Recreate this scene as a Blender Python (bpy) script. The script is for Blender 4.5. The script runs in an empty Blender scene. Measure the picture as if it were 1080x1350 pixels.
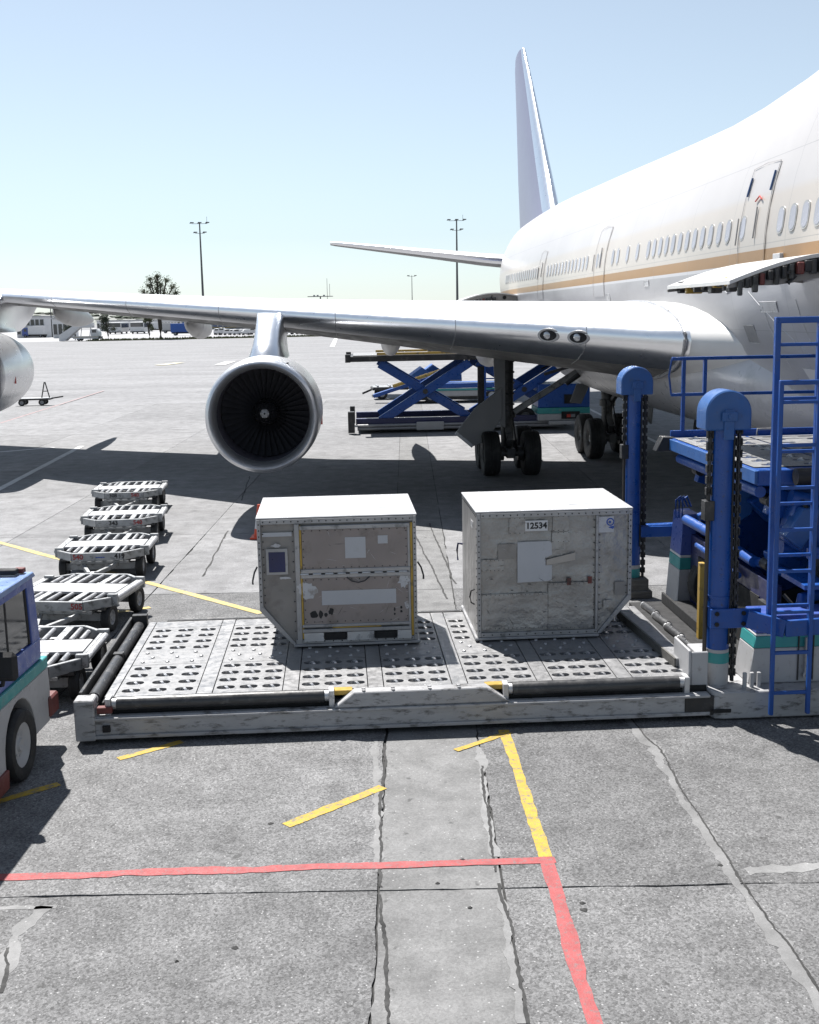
import bpy, bmesh, math, random
from mathutils import Vector, Matrix, noise
random.seed(7)
R = math.radians
scene = bpy.context.scene
COL = scene.collection

# ------------------------------------------------------------------ camera
CAM_H, PITCH, ROLL = 4.5, math.atan(262/1500), 0.018
cam_d = bpy.data.cameras.new('camera')
cam_d.sensor_fit = 'HORIZONTAL'; cam_d.sensor_width = 36; cam_d.lens = 50
cam_d.clip_start = .1; cam_d.clip_end = 12000
cam = bpy.data.objects.new('camera', cam_d); COL.objects.link(cam)
_f = Vector((0, math.cos(PITCH), -math.sin(PITCH))); _r = Vector((1, 0, 0)); _u = _r.cross(_f)
_r2 = _r*math.cos(ROLL) - _u*math.sin(ROLL); _u2 = _r*math.sin(ROLL) + _u*math.cos(ROLL)
_m = Matrix((_r2, _u2, -_f)).transposed().to_4x4(); _m.translation = (0, 0, CAM_H)
cam.matrix_world = _m
scene.camera = cam

# ------------------------------------------------------------------ light
SUN_TO = Vector((.45, -.85, -1.62)).normalized()          # the way the light travels
w = bpy.data.worlds.new('World'); scene.world = w; w.use_nodes = True
nt = w.node_tree; bg = nt.nodes['Background']
sky = nt.nodes.new('ShaderNodeTexSky'); sky.sky_type = 'NISHITA'; sky.sun_disc = False
sky.sun_elevation = math.asin(-SUN_TO.z); sky.sun_rotation = math.atan2(-SUN_TO.x, -SUN_TO.y)
sky.altitude = 100; sky.air_density = 1.0; sky.dust_density = .35; sky.ozone_density = 2.0
hs = nt.nodes.new('ShaderNodeHueSaturation'); hs.inputs['Saturation'].default_value = .48
nt.links.new(sky.outputs[0], hs.inputs['Color']); tn_ = nt.nodes.new('ShaderNodeMix'); tn_.data_type = 'RGBA'; tn_.blend_type = 'MULTIPLY'; tn_.inputs[0].default_value = 1; tn_.inputs[7].default_value = (.895, .985, 1.045, 1)   # thin bluish haze over the whole sky
nt.links.new(hs.outputs[0], tn_.inputs[6]); nt.links.new(tn_.outputs[2], bg.inputs[0])
bg.inputs[1].default_value = .06
sl = bpy.data.lights.new('sun', 'SUN'); sl.energy = 5.0; sl.angle = R(.55); sl.color = (1, .97, .93)
so = bpy.data.objects.new('sun', sl); COL.objects.link(so); so.location = (0, 0, 60)
so.rotation_euler = SUN_TO.to_track_quat('-Z', 'Y').to_euler()
scene.view_settings.view_transform = 'Standard'; scene.view_settings.look = 'None'
scene.view_settings.exposure = 1.08; scene.view_settings.gamma = 1

def ray(px, py):
    return _r2*((px-540)/1500) + _u2*(-(py-675)/1500) + _f
def G(px, py, z=0.0):                                     # photo point to world point at height z
    d = ray(px, py); return Vector((0, 0, CAM_H)) + d*((z-CAM_H)/d.z)
def AT(px, py, Y):                                        # photo point to world point at depth Y
    d = ray(px, py); return Vector((0, 0, CAM_H)) + d*(Y/d.y)

# ------------------------------------------------------------------ materials
def new_mat(name):
    m = bpy.data.materials.new(name); m.use_nodes = True
    return m, m.node_tree, m.node_tree.nodes['Principled BSDF']
def nd(t, kind, **kw):
    n = t.nodes.new(kind)
    for k, v in kw.items(): setattr(n, k, v)
    return n
def ramp(t, fac, a, b, ca=(0, 0, 0, 1), cb=(1, 1, 1, 1)):
    n = nd(t, 'ShaderNodeValToRGB'); n.color_ramp.elements[0].position = a; n.color_ramp.elements[1].position = b
    n.color_ramp.elements[0].color = ca; n.color_ramp.elements[1].color = cb
    t.links.new(fac, n.inputs[0]); return n.outputs[0]
def noise_n(t, vec, scale, detail=4, rough=.55, stretch=None):
    n = nd(t, 'ShaderNodeTexNoise'); n.inputs['Scale'].default_value = scale
    n.inputs['Detail'].default_value = detail; n.inputs['Roughness'].default_value = rough
    if stretch:
        mp = nd(t, 'ShaderNodeMapping'); mp.inputs['Scale'].default_value = stretch
        t.links.new(vec, mp.inputs[0]); vec = mp.outputs[0]
    t.links.new(vec, n.inputs['Vector']); return n.outputs['Fac']
def mixc(t, fac, a, b, mode='MIX'):
    n = nd(t, 'ShaderNodeMix', data_type='RGBA', blend_type=mode)
    for s, v in ((n.inputs[0], fac), (n.inputs[6], a), (n.inputs[7], b)):
        if isinstance(v, (int, float)): s.default_value = v
        elif isinstance(v, tuple): s.default_value = v if len(v) == 4 else (*v, 1)
        else: t.links.new(v, s)
    return n.outputs[2]
def math_n(t, op, a, b=None, c=None):
    n = nd(t, 'ShaderNodeMath', operation=op)
    for i, v in enumerate((a, b, c)):
        if v is None: continue
        if isinstance(v, (int, float)): n.inputs[i].default_value = v
        else: t.links.new(v, n.inputs[i])
    return n.outputs[0]
def bump(t, p, h, strength, dist=.02):
    b = nd(t, 'ShaderNodeBump'); b.inputs['Strength'].default_value = strength; b.inputs['Distance'].default_value = dist
    t.links.new(h, b.inputs['Height']); t.links.new(b.outputs[0], p.inputs['Normal'])

def pmat(name, col, rough=.5, metal=0., var=.18, vs=2.5, dirt=None, damt=.5, dscale=5., bmp=0., bs=30., spec=.5, stretch=None, rvar=.15, objvar=0., dstretch=None, bdist=.01):
    """painted, metal or rubber surface: tone varies, dirt or chips with their own shape, fine relief"""
    if not metal > .6: col = tuple(c*.76 for c in col); dirt = dirt and tuple(c*.76 for c in dirt)
    m, t, p = new_mat(name)
    v = nd(t, 'ShaderNodeTexCoord').outputs['Object']
    n1 = noise_n(t, v, vs, 5, .6, stretch)
    lo = tuple(c*(1-var) for c in col); hi = tuple(min(1, c*(1+var)) for c in col)
    c = mixc(t, ramp(t, n1, .3, .7), lo, hi)
    if dirt:
        n2 = noise_n(t, v, dscale, 8, .68, dstretch)
        e = .62 - .22*damt
        c = mixc(t, math_n(t, 'MULTIPLY', ramp(t, n2, e, e+.12), .85), c, dirt)
    if objvar:
        oi = nd(t, 'ShaderNodeObjectInfo').outputs['Random']
        c = mixc(t, 1.0, c, ramp(t, oi, 0, 1, (1-objvar,)*3+(1,), (1, 1, 1, 1)), 'MULTIPLY')
    t.links.new(c, p.inputs['Base Color'])
    n3 = noise_n(t, v, vs*4, 4, .6)
    rr = ramp(t, n3, .3, .7, (max(.02, rough-rvar),)*3+(1,), (min(1, rough+rvar),)*3+(1,))
    t.links.new(rr, p.inputs['Roughness'])
    p.inputs['Metallic'].default_value = metal; p.inputs['Specular IOR Level'].default_value = spec
    if bmp: bump(t, p, noise_n(t, v, bs, 5, .6), bmp, bdist)
    return m
M = {}
M['blue'] = pmat('loader_blue_paint', (.007, .075, .34), .36, var=.15, dirt=(.05, .045, .06), damt=.1, dscale=18, bmp=.06)
M['blue_worn'] = pmat('worn_blue_paint', (.008, .08, .36), .42, var=.12, dirt=(.1, .075, .07), damt=.12, dscale=22, bmp=.08)
M['cap_blue'] = pmat('sky_blue_paint', (.025, .11, .34), .42, var=.1, dirt=(.05, .09, .2), damt=.15, dscale=9, bmp=.06)
M['truck_blue'] = pmat('tug_blue_paint', (.065, .115, .4), .35, var=.06, dirt=(.2, .22, .3), damt=.0)
M['teal'] = pmat('teal_paint', (.04, .32, .32), .45, var=.1, dirt=(.2, .3, .3), damt=.2)
M['white'] = pmat('worn_white_paint', (.46, .46, .47), .5, var=.08, dirt=(.3, .29, .28), damt=.2, dscale=14, bmp=.1)
M['white_chip'] = pmat('chipped_white_paint', (.4, .4, .41), .55, var=.12, dirt=(.085, .08, .075), damt=.45, dscale=3.4, dstretch=(1.5, 2, 4.5), bmp=.15, stretch=(1, 3, 3))
M['white_clean'] = pmat('white_paint', (.72, .72, .73), .4, var=.06)
M['alu'] = pmat('mill_aluminium', (.42, .42, .43), .45, .6, var=.16, dirt=(.2, .2, .2), damt=.25, bmp=.08, bs=18)
M['lip'] = pmat('brushed_intake_lip', (.62, .63, .65), .34, .85, var=.03, rvar=.03)
M['alu_bright'] = pmat('polished_aluminium', (.8, .81, .83), .3, 1., var=.03, vs=1.2, rvar=.03)
M['alu_dull'] = pmat('dull_aluminium', (.5, .5, .51), .5, .7, var=.2, dirt=(.14, .14, .14), damt=.4, bmp=.1)
M['galv'] = pmat('galvanised_steel', (.42, .43, .44), .5, .4, var=.22, vs=6, dirt=(.12, .12, .12), damt=.4, dscale=9, bmp=.1, objvar=.2)
M['steel'] = pmat('worn_deck_steel', (.28, .28, .285), .5, .3, var=.12, vs=4, dirt=(.2, .2, .2), damt=.42, dscale=7, bmp=.25, bs=90)
M['steel_strip'] = pmat('smooth_deck_steel', (.3, .3, .305), .45, .4, var=.12, vs=3, dirt=(.18, .18, .18), damt=.3, bmp=.1)
M['dark'] = pmat('greasy_dark_steel', (.035, .035, .037), .5, .2, var=.4, vs=5, dirt=(.1, .09, .085), damt=.25, bmp=.2)
M['roller'] = pmat('black_rubber_roller', (.055, .055, .057), .4, .1, var=.35, vs=3, dirt=(.14, .14, .14), damt=.3, stretch=(1, 8, 8), bmp=.1)
M['black'] = pmat('black_pit', (.012, .012, .013), .8, var=.3)
M['rubber'] = pmat('tyre_rubber', (.022, .022, .023), .75, var=.3, dirt=(.06, .058, .055), damt=.3, bmp=.2, bs=60)
M['rim'] = pmat('wheel_rim', (.42, .42, .43), .5, .4, var=.2, dirt=(.08, .08, .08), damt=.4)
M['yellow'] = pmat('yellow_steel_paint', (.5, .32, .05), .5, var=.2, dirt=(.08, .07, .05), damt=.45)
M['red'] = pmat('rusty_red_paint', (.16, .035, .03), .55, var=.3, dirt=(.06, .04, .035), damt=.4, bmp=.2)
M['signal_red'] = pmat('red_plastic', (.62, .05, .03), .45, var=.1)
M['orange'] = pmat('orange_cone_plastic', (.8, .09, .03), .5, var=.1)
M['glass'] = pmat('dark_window_glass', (.05, .055, .06), .06, 0, var=.2, spec=.8, rvar=.03)
M['lens'] = pmat('lamp_lens', (.55, .56, .58), .1, .6, var=.1)
M['ac_white'] = pmat('aircraft_white', (.78, .77, .75), .3, var=.03, rvar=.02)
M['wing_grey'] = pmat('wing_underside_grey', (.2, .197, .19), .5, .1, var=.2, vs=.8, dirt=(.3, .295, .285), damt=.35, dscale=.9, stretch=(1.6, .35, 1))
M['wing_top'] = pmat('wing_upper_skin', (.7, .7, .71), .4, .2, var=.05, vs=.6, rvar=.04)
M['fin'] = pmat('fin_violet_white', (.25, .25, .36), .35, var=.03, vs=.3, rvar=.02)
M['gear'] = pmat('landing_gear_grey', (.3, .3, .3), .45, .3, var=.25, dirt=(.06, .06, .06), damt=.45, dscale=6)
M['gear_dark'] = pmat('oily_gear_metal', (.09, .09, .09), .45, .4, var=.3, dirt=(.03, .03, .03), damt=.4)
M['door_grey'] = pmat('gear_door_grey', (.3, .3, .305), .5, .1, var=.06)
M['intake'] = pmat('intake_liner', (.1, .095, .12), .5, .2, var=.1)
M['blade'] = pmat('fan_blade_titanium', (.07, .07, .08), .4, .5, var=.15)
M['placard'] = pmat('white_placard', (.52, .53, .56), .55, var=.04, dirt=(.45, .45, .46), damt=.2)
M['ink'] = pmat('black_ink', (.012, .012, .014), .6, var=.2)
M['red_ink'] = pmat('red_ink', (.35, .04, .04), .6, var=.2)
M['blue_ink'] = pmat('blue_ink', (.04, .1, .42), .6, var=.2)
M['uld_tan'] = pmat('scuffed_tan_panel', (.31, .272, .26), .48, .3, var=.14, vs=2.2, dirt=(.2, .17, .155), damt=.35, dscale=2.6, bmp=.12, bs=5)
M['uld_side'] = pmat('scuffed_grey_panel', (.29, .275, .262), .48, .3, var=.14, vs=2.2, dirt=(.22, .2, .19), damt=.4, dscale=3, bmp=.12, bs=5)
M['uld_alu'] = pmat('dented_aluminium_sheet', (.36, .355, .35), .36, .55, var=.25, vs=2.2, dirt=(.25, .24, .23), damt=.3, dscale=5, bmp=1., bs=2.4, bdist=.045, rvar=.08)
M['uld_top'] = pmat('container_roof_sheet', (.5, .5, .51), .45, .1, var=.06, vs=1.5, dirt=(.5, .5, .51), damt=.3, dscale=3, bmp=.2, bs=3)
M['wood'] = pmat('weathered_block', (.12, .115, .105), .7, var=.35, vs=6, stretch=(1, 1, 8), bmp=.3)
M['navy'] = pmat('navy_plate', (.02, .025, .1), .4, var=.2)
M['chipped'] = pmat('torn_label_paper', (.6, .6, .62), .7, var=.1, dirt=(.34, .31, .29), damt=.5, dscale=12)
M['rope'] = pmat('dark_webbing', (.05, .05, .055), .8, var=.2)
M['belt_cover'] = pmat('blue_tarpaulin', (.03, .12, .42), .6, var=.12)
M['mast'] = pmat('mast_steel', (.1, .1, .105), .5, .3, var=.15)
M['bark'] = pmat('tree_bark', (.06, .05, .042), .9, var=.3, bmp=.5)

# fuselage: cream above, tan cheat line, light grey below; thin frame joints
m, t, p = new_mat('fuselage_paint')
tc = nd(t, 'ShaderNodeTexCoord').outputs['Object']
sx = nd(t, 'ShaderNodeSeparateXYZ'); t.links.new(tc, sx.inputs[0])
n = noise_n(t, tc, .5, 5, .6)
cream = mixc(t, ramp(t, n, .3, .7), (.44, .40, .36), (.47, .43, .385))
crown = mixc(t, ramp(t, n, .3, .7), (.44, .42, .41), (.48, .46, .447))
up = mixc(t, ramp(t, math_n(t, 'MULTIPLY_ADD', sx.outputs[2], .5, -2.5), .60, .66), cream, crown)
belly = mixc(t, ramp(t, noise_n(t, tc, .9, 6, .65, (1, .4, 1.4)), .3, .75), (.3, .3, .315), (.41, .41, .425))
tan = mixc(t, ramp(t, n, .3, .7), (.28, .15, .055), (.32, .175, .065))
gt = lambda z: math_n(t, 'GREATER_THAN', sx.outputs[2], z)
c = mixc(t, gt(5.14), belly, (.5, .5, .52)); c = mixc(t, gt(5.2), c, tan); c = mixc(t, gt(5.40), c, up)
fr = math_n(t, 'FRACT', math_n(t, 'MULTIPLY', sx.outputs[1], 1/2.54))
seam = math_n(t, 'LESS_THAN', fr, .006)
fz = math_n(t, 'FRACT', math_n(t, 'MULTIPLY', sx.outputs[2], 1/1.37))
seam = math_n(t, 'MAXIMUM', seam, math_n(t, 'LESS_THAN', fz, .009))
c = mixc(t, math_n(t, 'MULTIPLY', seam, .5), c, (.2, .2, .2))
t.links.new(c, p.inputs['Base Color']); p.inputs['Roughness'].default_value = .3
bump(t, p, seam, -.3, .004); M['fuselage'] = m

# ground
def ground_mat(name, lo, hi, agg, spots, slab=True, far=False):
    m, t, p = new_mat(name)
    v = nd(t, 'ShaderNodeTexCoord').outputs['Object']
    big = noise_n(t, v, .35, 5, .6, (.5, 1.2, 1) if far else None)
    c = mixc(t, ramp(t, big, .28, .72), lo, hi)
    med = noise_n(t, v, 2.3, 6, .65)
    c = mixc(t, 1, c, ramp(t, med, .26, .74, (.66, .66, .66, 1), (1.22, 1.22, 1.22, 1)), 'MULTIPLY')
    if far:
        st = noise_n(t, v, .16, 6, .7, (.18, 1.6, 1))
        c = mixc(t, 1, c, ramp(t, st, .35, .65, (.86, .86, .86, 1), (1.08, 1.08, 1.08, 1)), 'MULTIPLY')
    if agg:
        vo = nd(t, 'ShaderNodeTexVoronoi'); vo.inputs['Scale'].default_value = 60; t.links.new(v, vo.inputs['Vector'])
        stone = ramp(t, vo.outputs['Color'], .1, .9, (.52, .52, .52, 1), (1.5, 1.5, 1.5, 1))
        c = mixc(t, agg, c, stone, 'MULTIPLY')
        fine = noise_n(t, v, 95, 3, .7)
        c = mixc(t, agg, c, ramp(t, fine, .32, .68, (.6, .6, .6, 1), (1.3, 1.3, 1.3, 1)), 'MULTIPLY')
        v2 = nd(t, 'ShaderNodeTexVoronoi'); v2.inputs['Scale'].default_value = 23; t.links.new(v, v2.inputs['Vector'])
        chip = math_n(t, 'LESS_THAN', v2.outputs['Distance'], .16)
        pick = math_n(t, 'GREATER_THAN', nd_sep(t, v2.outputs['Color']), .72)
        c = mixc(t, math_n(t, 'MULTIPLY', math_n(t, 'MULTIPLY', chip, pick), .75), c, (.36, .36, .36))
    if spots:
        oil = noise_n(t, v, .9, 8, .66)
        c = mixc(t, math_n(t, 'MULTIPLY', ramp(t, oil, .60, .74), .55), c, (.045, .045, .046))
        sp = noise_n(t, v, 7.5, 4, .5)
        c = mixc(t, math_n(t, 'MULTIPLY', ramp(t, sp, .66, .72), .65), c, (.05, .05, .05))
    if slab:
        oi = nd(t, 'ShaderNodeObjectInfo').outputs['Random']
        c = mixc(t, 1, c, ramp(t, oi, 0, 1, (.88, .88, .88, 1), (1.1, 1.1, 1.1, 1)), 'MULTIPLY')
    t.links.new(c, p.inputs['Base Color']); p.inputs['Roughness'].default_value = .85
    p.inputs['Specular IOR Level'].default_value = .25
    if agg: bump(t, p, fine, .5, .006)
    else: bump(t, p, noise_n(t, v, 30, 5, .7), .3, .006)
    return m
def nd_sep(t, colour):
    s = nd(t, 'ShaderNodeSeparateColor'); t.links.new(colour, s.inputs[0]); return s.outputs[0]
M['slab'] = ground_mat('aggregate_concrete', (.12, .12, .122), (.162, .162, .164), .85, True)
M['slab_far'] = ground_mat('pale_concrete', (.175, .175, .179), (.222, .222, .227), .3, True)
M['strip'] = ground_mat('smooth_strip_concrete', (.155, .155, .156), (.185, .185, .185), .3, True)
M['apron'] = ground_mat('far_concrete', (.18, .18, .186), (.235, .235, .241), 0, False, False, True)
M['bed'] = pmat('joint_filler', (.028, .028, .028), .9, var=.4, vs=9, bmp=.4)
M['patch'] = ground_mat('mortar_patch', (.185, .185, .187), (.215, .215, .215), .12, False)
M['tar'] = pmat('crack_filler', (.03, .03, .03), .85, var=.3, bmp=.3)
M['paint_red'] = pmat('red_line_paint', (.36, .07, .072), .7, var=.2, vs=9, dirt=(.2, .13, .13), damt=.42, dscale=24, bmp=.4, bs=80)
M['paint_yellow'] = pmat('yellow_line_paint', (.5, .33, .028), .7, var=.16, vs=9, dirt=(.17, .165, .14), damt=.55, dscale=17, bmp=.4, bs=80)
M['paint_yellow_old'] = pmat('faded_yellow_line_paint', (.5, .39, .13), .7, var=.14, vs=3, dirt=(.25, .25, .24), damt=.45, dscale=6)
M['paint_white'] = pmat('white_line_paint', (.6, .6, .6), .7, var=.12, vs=3, dirt=(.3, .3, .3), damt=.45, dscale=3)
M['grass'] = pmat('dry_grass', (.10, .115, .045), .9, var=.35, vs=.6, dirt=(.17, .15, .08), damt=.5, dscale=.4)
M['hill'] = pmat('hazed_dry_scrub', (.25, .255, .235), .95, var=.25, vs=.02, dirt=(.1, .125, .1), damt=.5, dscale=.05)  # dry scrub greyed to put distance haze into the colour

# ------------------------------------------------------------------ mesh building
class MB:
    def __init__(self): self.v, self.f = [], []
    def add(self, vs, fs):
        o = len(self.v); self.v += [tuple(x) for x in vs]; self.f += [tuple(i+o for i in q) for q in fs]; return self
    def box(self, x0, x1, y0, y1, z0, z1):
        return self.add([(x0,y0,z0),(x1,y0,z0),(x1,y1,z0),(x0,y1,z0),(x0,y0,z1),(x1,y0,z1),(x1,y1,z1),(x0,y1,z1)],
                        [(0,3,2,1),(4,5,6,7),(0,1,5,4),(1,2,6,5),(2,3,7,6),(3,0,4,7)])
    def beam(self, a, b, w, h, up=(0, 0, 1)):
        a, b = Vector(a), Vector(b); d = (b-a).normalized(); s = d.cross(Vector(up))
        if s.length < 1e-4: s = d.cross(Vector((1, 0, 0)))
        s.normalize(); u = s.cross(d); q = []
        for p in (a, b): q += [p-s*w/2-u*h/2, p+s*w/2-u*h/2, p+s*w/2+u*h/2, p-s*w/2+u*h/2]
        return self.add(q, [(0,1,2,3),(7,6,5,4),(0,4,5,1),(1,5,6,2),(2,6,7,3),(3,7,4,0)])
    def cyl(self, a, b, r, r1=None, n=14, cap=True):
        a, b = Vector(a), Vector(b); r1 = r if r1 is None else r1
        d = (b-a).normalized(); s = d.cross(Vector((0, 0, 1)))
        if s.length < 1e-3: s = Vector((1, 0, 0))
        s.normalize(); u = s.cross(d); q = []
        for p, rr in ((a, r), (b, r1)):
            q += [p + s*rr*math.cos(2*math.pi*i/n) + u*rr*math.sin(2*math.pi*i/n) for i in range(n)]
        f = [(i, i+n, (i+1) % n+n, (i+1) % n) for i in range(n)]
        if cap: f += [tuple(range(n)), tuple(range(2*n-1, n-1, -1))]
        return self.add(q, f)
    def tube(self, pts, r, n=8):
        pts = [Vector(p) for p in pts]
        rings = []
        for i, p in enumerate(pts):
            d = (pts[min(i+1, len(pts)-1)] - pts[max(i-1, 0)]).normalized()
            s = d.cross(Vector((0, 0, 1)))
            if s.length < 1e-2: s = d.cross(Vector((0, 1, 0)))
            s.normalize(); u = s.cross(d)
            rings.append([p + s*r*math.cos(2*math.pi*k/n) + u*r*math.sin(2*math.pi*k/n) for k in range(n)])
        return self.loft(rings)
    def loft(self, rings, cap=True, closed=True):
        n = len(rings[0]); q = [p for r in rings for p in r]; f = []
        for j in range(len(rings)-1):
            for i in range(n if closed else n-1):
                k = (i+1) % n; f.append((j*n+i, j*n+k, (j+1)*n+k, (j+1)*n+i))
        if cap and closed: f += [tuple(range(n-1, -1, -1)), tuple(range((len(rings)-1)*n, len(rings)*n))]
        return self.add(q, f)
    def prism(self, poly, o, u, v, w):                    # polygon in the plane o+u,v pushed along w
        o, u, v, w = Vector(o), Vector(u), Vector(v), Vector(w); n = len(poly)
        q = [o+u*a+v*b for a, b in poly] + [o+u*a+v*b+w for a, b in poly]
        return self.add(q, [tuple(range(n-1, -1, -1)), tuple(range(n, 2*n))] + [(i, (i+1) % n, (i+1) % n+n, i+n) for i in range(n)])
    def lathe(self, prof, o, axis, n=32, cap=False):      # (radius, distance along the axis)
        o, d = Vector(o), Vector(axis).normalized(); s = d.cross(Vector((0, 0, 1)))
        if s.length < 1e-3: s = Vector((1, 0, 0))
        s.normalize(); u = s.cross(d)
        return self.loft([[o+d*h+(s*math.cos(2*math.pi*i/n)+u*math.sin(2*math.pi*i/n))*r for i in range(n)] for r, h in prof], cap)
    def mesh(self, name, mat, bevel=0., smooth=35):
        me = bpy.data.meshes.new(name); me.from_pydata(self.v, [], self.f); me.update()
        bm = bmesh.new(); bm.from_mesh(me); bmesh.ops.recalc_face_normals(bm, faces=bm.faces)
        if bevel:
            es = [e for e in bm.edges if len(e.link_faces) == 2 and e.calc_face_angle(0) > R(40)]
            bmesh.ops.bevel(bm, geom=es, offset=bevel, segments=1, affect='EDGES', clamp_overlap=True)
        bm.to_mesh(me); bm.free(); me.materials.append(mat)
        if smooth:
            me.polygons.foreach_set('use_smooth', [True]*len(me.polygons)); me.set_sharp_from_angle(angle=R(smooth))
        return me
    def build(self, name, mat, parent=None, bevel=0., smooth=35, kind=None, loc=None, rot=None):
        return obj(name, self.mesh(name, M[mat] if isinstance(mat, str) else mat, bevel, smooth), parent, kind, loc, rot)
def obj(name, me, parent=None, kind=None, loc=None, rot=None):
    o = bpy.data.objects.new(name, me); COL.objects.link(o); o.parent = parent
    if kind: o['kind'] = kind
    if loc is not None: o.location = loc
    if rot is not None: o.rotation_euler = rot
    return o
def tag(o, label, cat, group=None):
    o['label'] = label; o['category'] = cat
    if group: o['group'] = group
    return o
def thing(name, label, cat, loc=(0, 0, 0), rz=0., group=None):
    o = obj(name, None, None, None, loc, (0, 0, rz)); o.empty_display_size = .2
    return tag(o, label, cat, group)
def copy_tree(o, parent=None):
    c = o.copy(); COL.objects.link(c); c.parent = parent
    for ch in list(o.children): copy_tree(ch, c)
    return c
def B(parent, name, mat, x0, x1, y0, y1, z0, z1, bevel=.006):
    return MB().box(x0, x1, y0, y1, z0, z1).build(name, mat, parent, bevel)
_tx = {}
def text(s, size, mat, parent, loc, rot, name='lettering', bold=.0):
    key = (s, size, mat)
    if key not in _tx:
        cu = bpy.data.curves.new('t', 'FONT'); cu.body = s; cu.size = size; cu.align_x = 'CENTER'; cu.align_y = 'CENTER'
        cu.offset = bold; cu.extrude = .0012; cu.resolution_u = 3
        to = bpy.data.objects.new('t', cu); COL.objects.link(to)
        dg = bpy.context.evaluated_depsgraph_get(); me = bpy.data.meshes.new_from_object(to.evaluated_get(dg))
        bpy.data.objects.remove(to); me.name = 'lettering'; me.materials.clear(); me.materials.append(M[mat]); _tx[key] = me
    return obj(name, _tx[key], parent, None, loc, rot)
def wheel(parent, c, axis, r, wd, rim_mat='rim', tread=True, hub=.55, name='wheel', n=24):
    """tyre as the part, rim as its sub-part; built about the origin and shared"""
    c = Vector(c); key = ('wheel', r, wd, rim_mat, tuple(axis), hub)
    if key not in _tx:
        h = wd/2; a = Vector(axis)
        pr = [(r*hub, -h*.8), (r*.86, -h), (r*.95, -h*.9), (r, -h*.62)]
        if tread:
            for q in (-.3, 0, .3): pr += [(r, q*h-.04*h), (r*.975, q*h-.03*h), (r*.975, q*h+.03*h), (r, q*h+.04*h)]
        pr += [(r, h*.62), (r*.95, h*.9), (r*.86, h), (r*hub, h*.8), (r*hub, -h*.8)]
        ty = MB().lathe(pr, (0, 0, 0), a, n).mesh('tyre', M['rubber'])
        rp = [(.001, -h*.45), (r*.16, -h*.62), (r*.2, -h*.42), (r*.4, -h*.3), (r*hub*.93, -h*.7), (r*hub*1.02, -h*.72),
              (r*hub*1.02, h*.72), (r*hub*.93, h*.7), (r*.4, h*.3), (r*.2, h*.42), (r*.16, h*.62), (.001, h*.45)]
        rb = MB().lathe(rp, (0, 0, 0), a, n)
        up = Vector((0, 0, 1)); sd = a.cross(up).normalized()
        for k in range(8):
            an = k*math.pi/4; q = (sd*math.cos(an)+up*math.sin(an))*r*.3
            rb.cyl(q-a*h*.42, q+a*h*.42, r*.035, n=6)
        _tx[key] = (ty, rb.mesh('rim', M[rim_mat]))
    ty, ri = _tx[key]
    o = obj(name, ty, parent, None, c); obj('rim', ri, o)
    return o

# ================================================================== SETTING
def sheet(name, x0, x1, y0, y1, z, mat, parent=None, kind=None):
    return MB().add([(x0,y0,z),(x1,y0,z),(x1,y1,z),(x0,y1,z)], [(0,1,2,3)]).build(name, mat, parent, kind=kind, smooth=0)
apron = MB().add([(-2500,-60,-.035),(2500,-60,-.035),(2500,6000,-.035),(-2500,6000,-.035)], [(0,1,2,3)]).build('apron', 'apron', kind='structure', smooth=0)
apron['label'] = 'pale grey concrete apron under the airliner and the loader'
sheet('joint_bed', -34, 30, -3, 61, -.018, 'bed', apron)
def rag(a, b, seed, amp, step=.12):
    """points from a to b with a ragged sideways wander"""
    a, b = Vector((*a, 0)), Vector((*b, 0)); L = (b-a).length; n = max(2, int(L/step)); d = (b-a)/L; s = Vector((-d.y, d.x, 0)); o = []
    for i in range(n):
        q = a+(b-a)*(i/n); w_ = min(1, 4*min(i, n-i)/n)
        o.append(q + s*w_*(noise.noise((q.x*1.3, q.y*1.3, seed))*amp*1.6 + noise.noise((q.x*7, q.y*7, seed+9))*amp))
    return o
XJ = [-33.3, -28.3, -23.3, -18.3, -13.3, -8.3, -4.3, -.3, .69, 4.9, 9.9, 14.9, 19.9, 24.9, 29.9]
YJ = [-2, 3.6, 8.36, 13.2, 18.3, 23.5, 28.8, 34.2, 39.6, 45, 50.4, 55.6, 60.8]
for i in range(len(XJ)-1):
    for j in range(len(YJ)-1):
        x0, x1, y0, y1 = XJ[i], XJ[i+1], YJ[j], YJ[j+1]
        near = y0 < 20 and -9 < x0 < 6
        g = .010 if near else .006; am = .022 if near and abs(x0) < 5 else .006
        if XJ[i] == -.3: am = .022 if y0 < 30 else .008
        st = .09 if near else .5
        if not near: am *= .5
        k = i*31+j*7
        p_ = rag((x0+g, y0+g), (x1-g, y0+g), k, am*.6, st) + rag((x1-g, y0+g), (x1-g, y1-g), k+1, am, st) + \
             rag((x1-g, y1-g), (x0+g, y1-g), k+2, am*.6, st) + rag((x0+g, y1-g), (x0+g, y0+g), k+3, am, st)
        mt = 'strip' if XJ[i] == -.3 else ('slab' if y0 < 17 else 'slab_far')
        zt = random.uniform(-.0015, .0015)
        n = len(p_); q = [(v.x, v.y, zt) for v in p_] + [(v.x, v.y, -.016) for v in p_]
        b_ = MB().add(q, [tuple(range(n))] + [(a, a+n, (a+1) % n+n, (a+1) % n) for a in range(n)])
        b_.build('concrete_slab', mt, apron, smooth=0)
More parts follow.
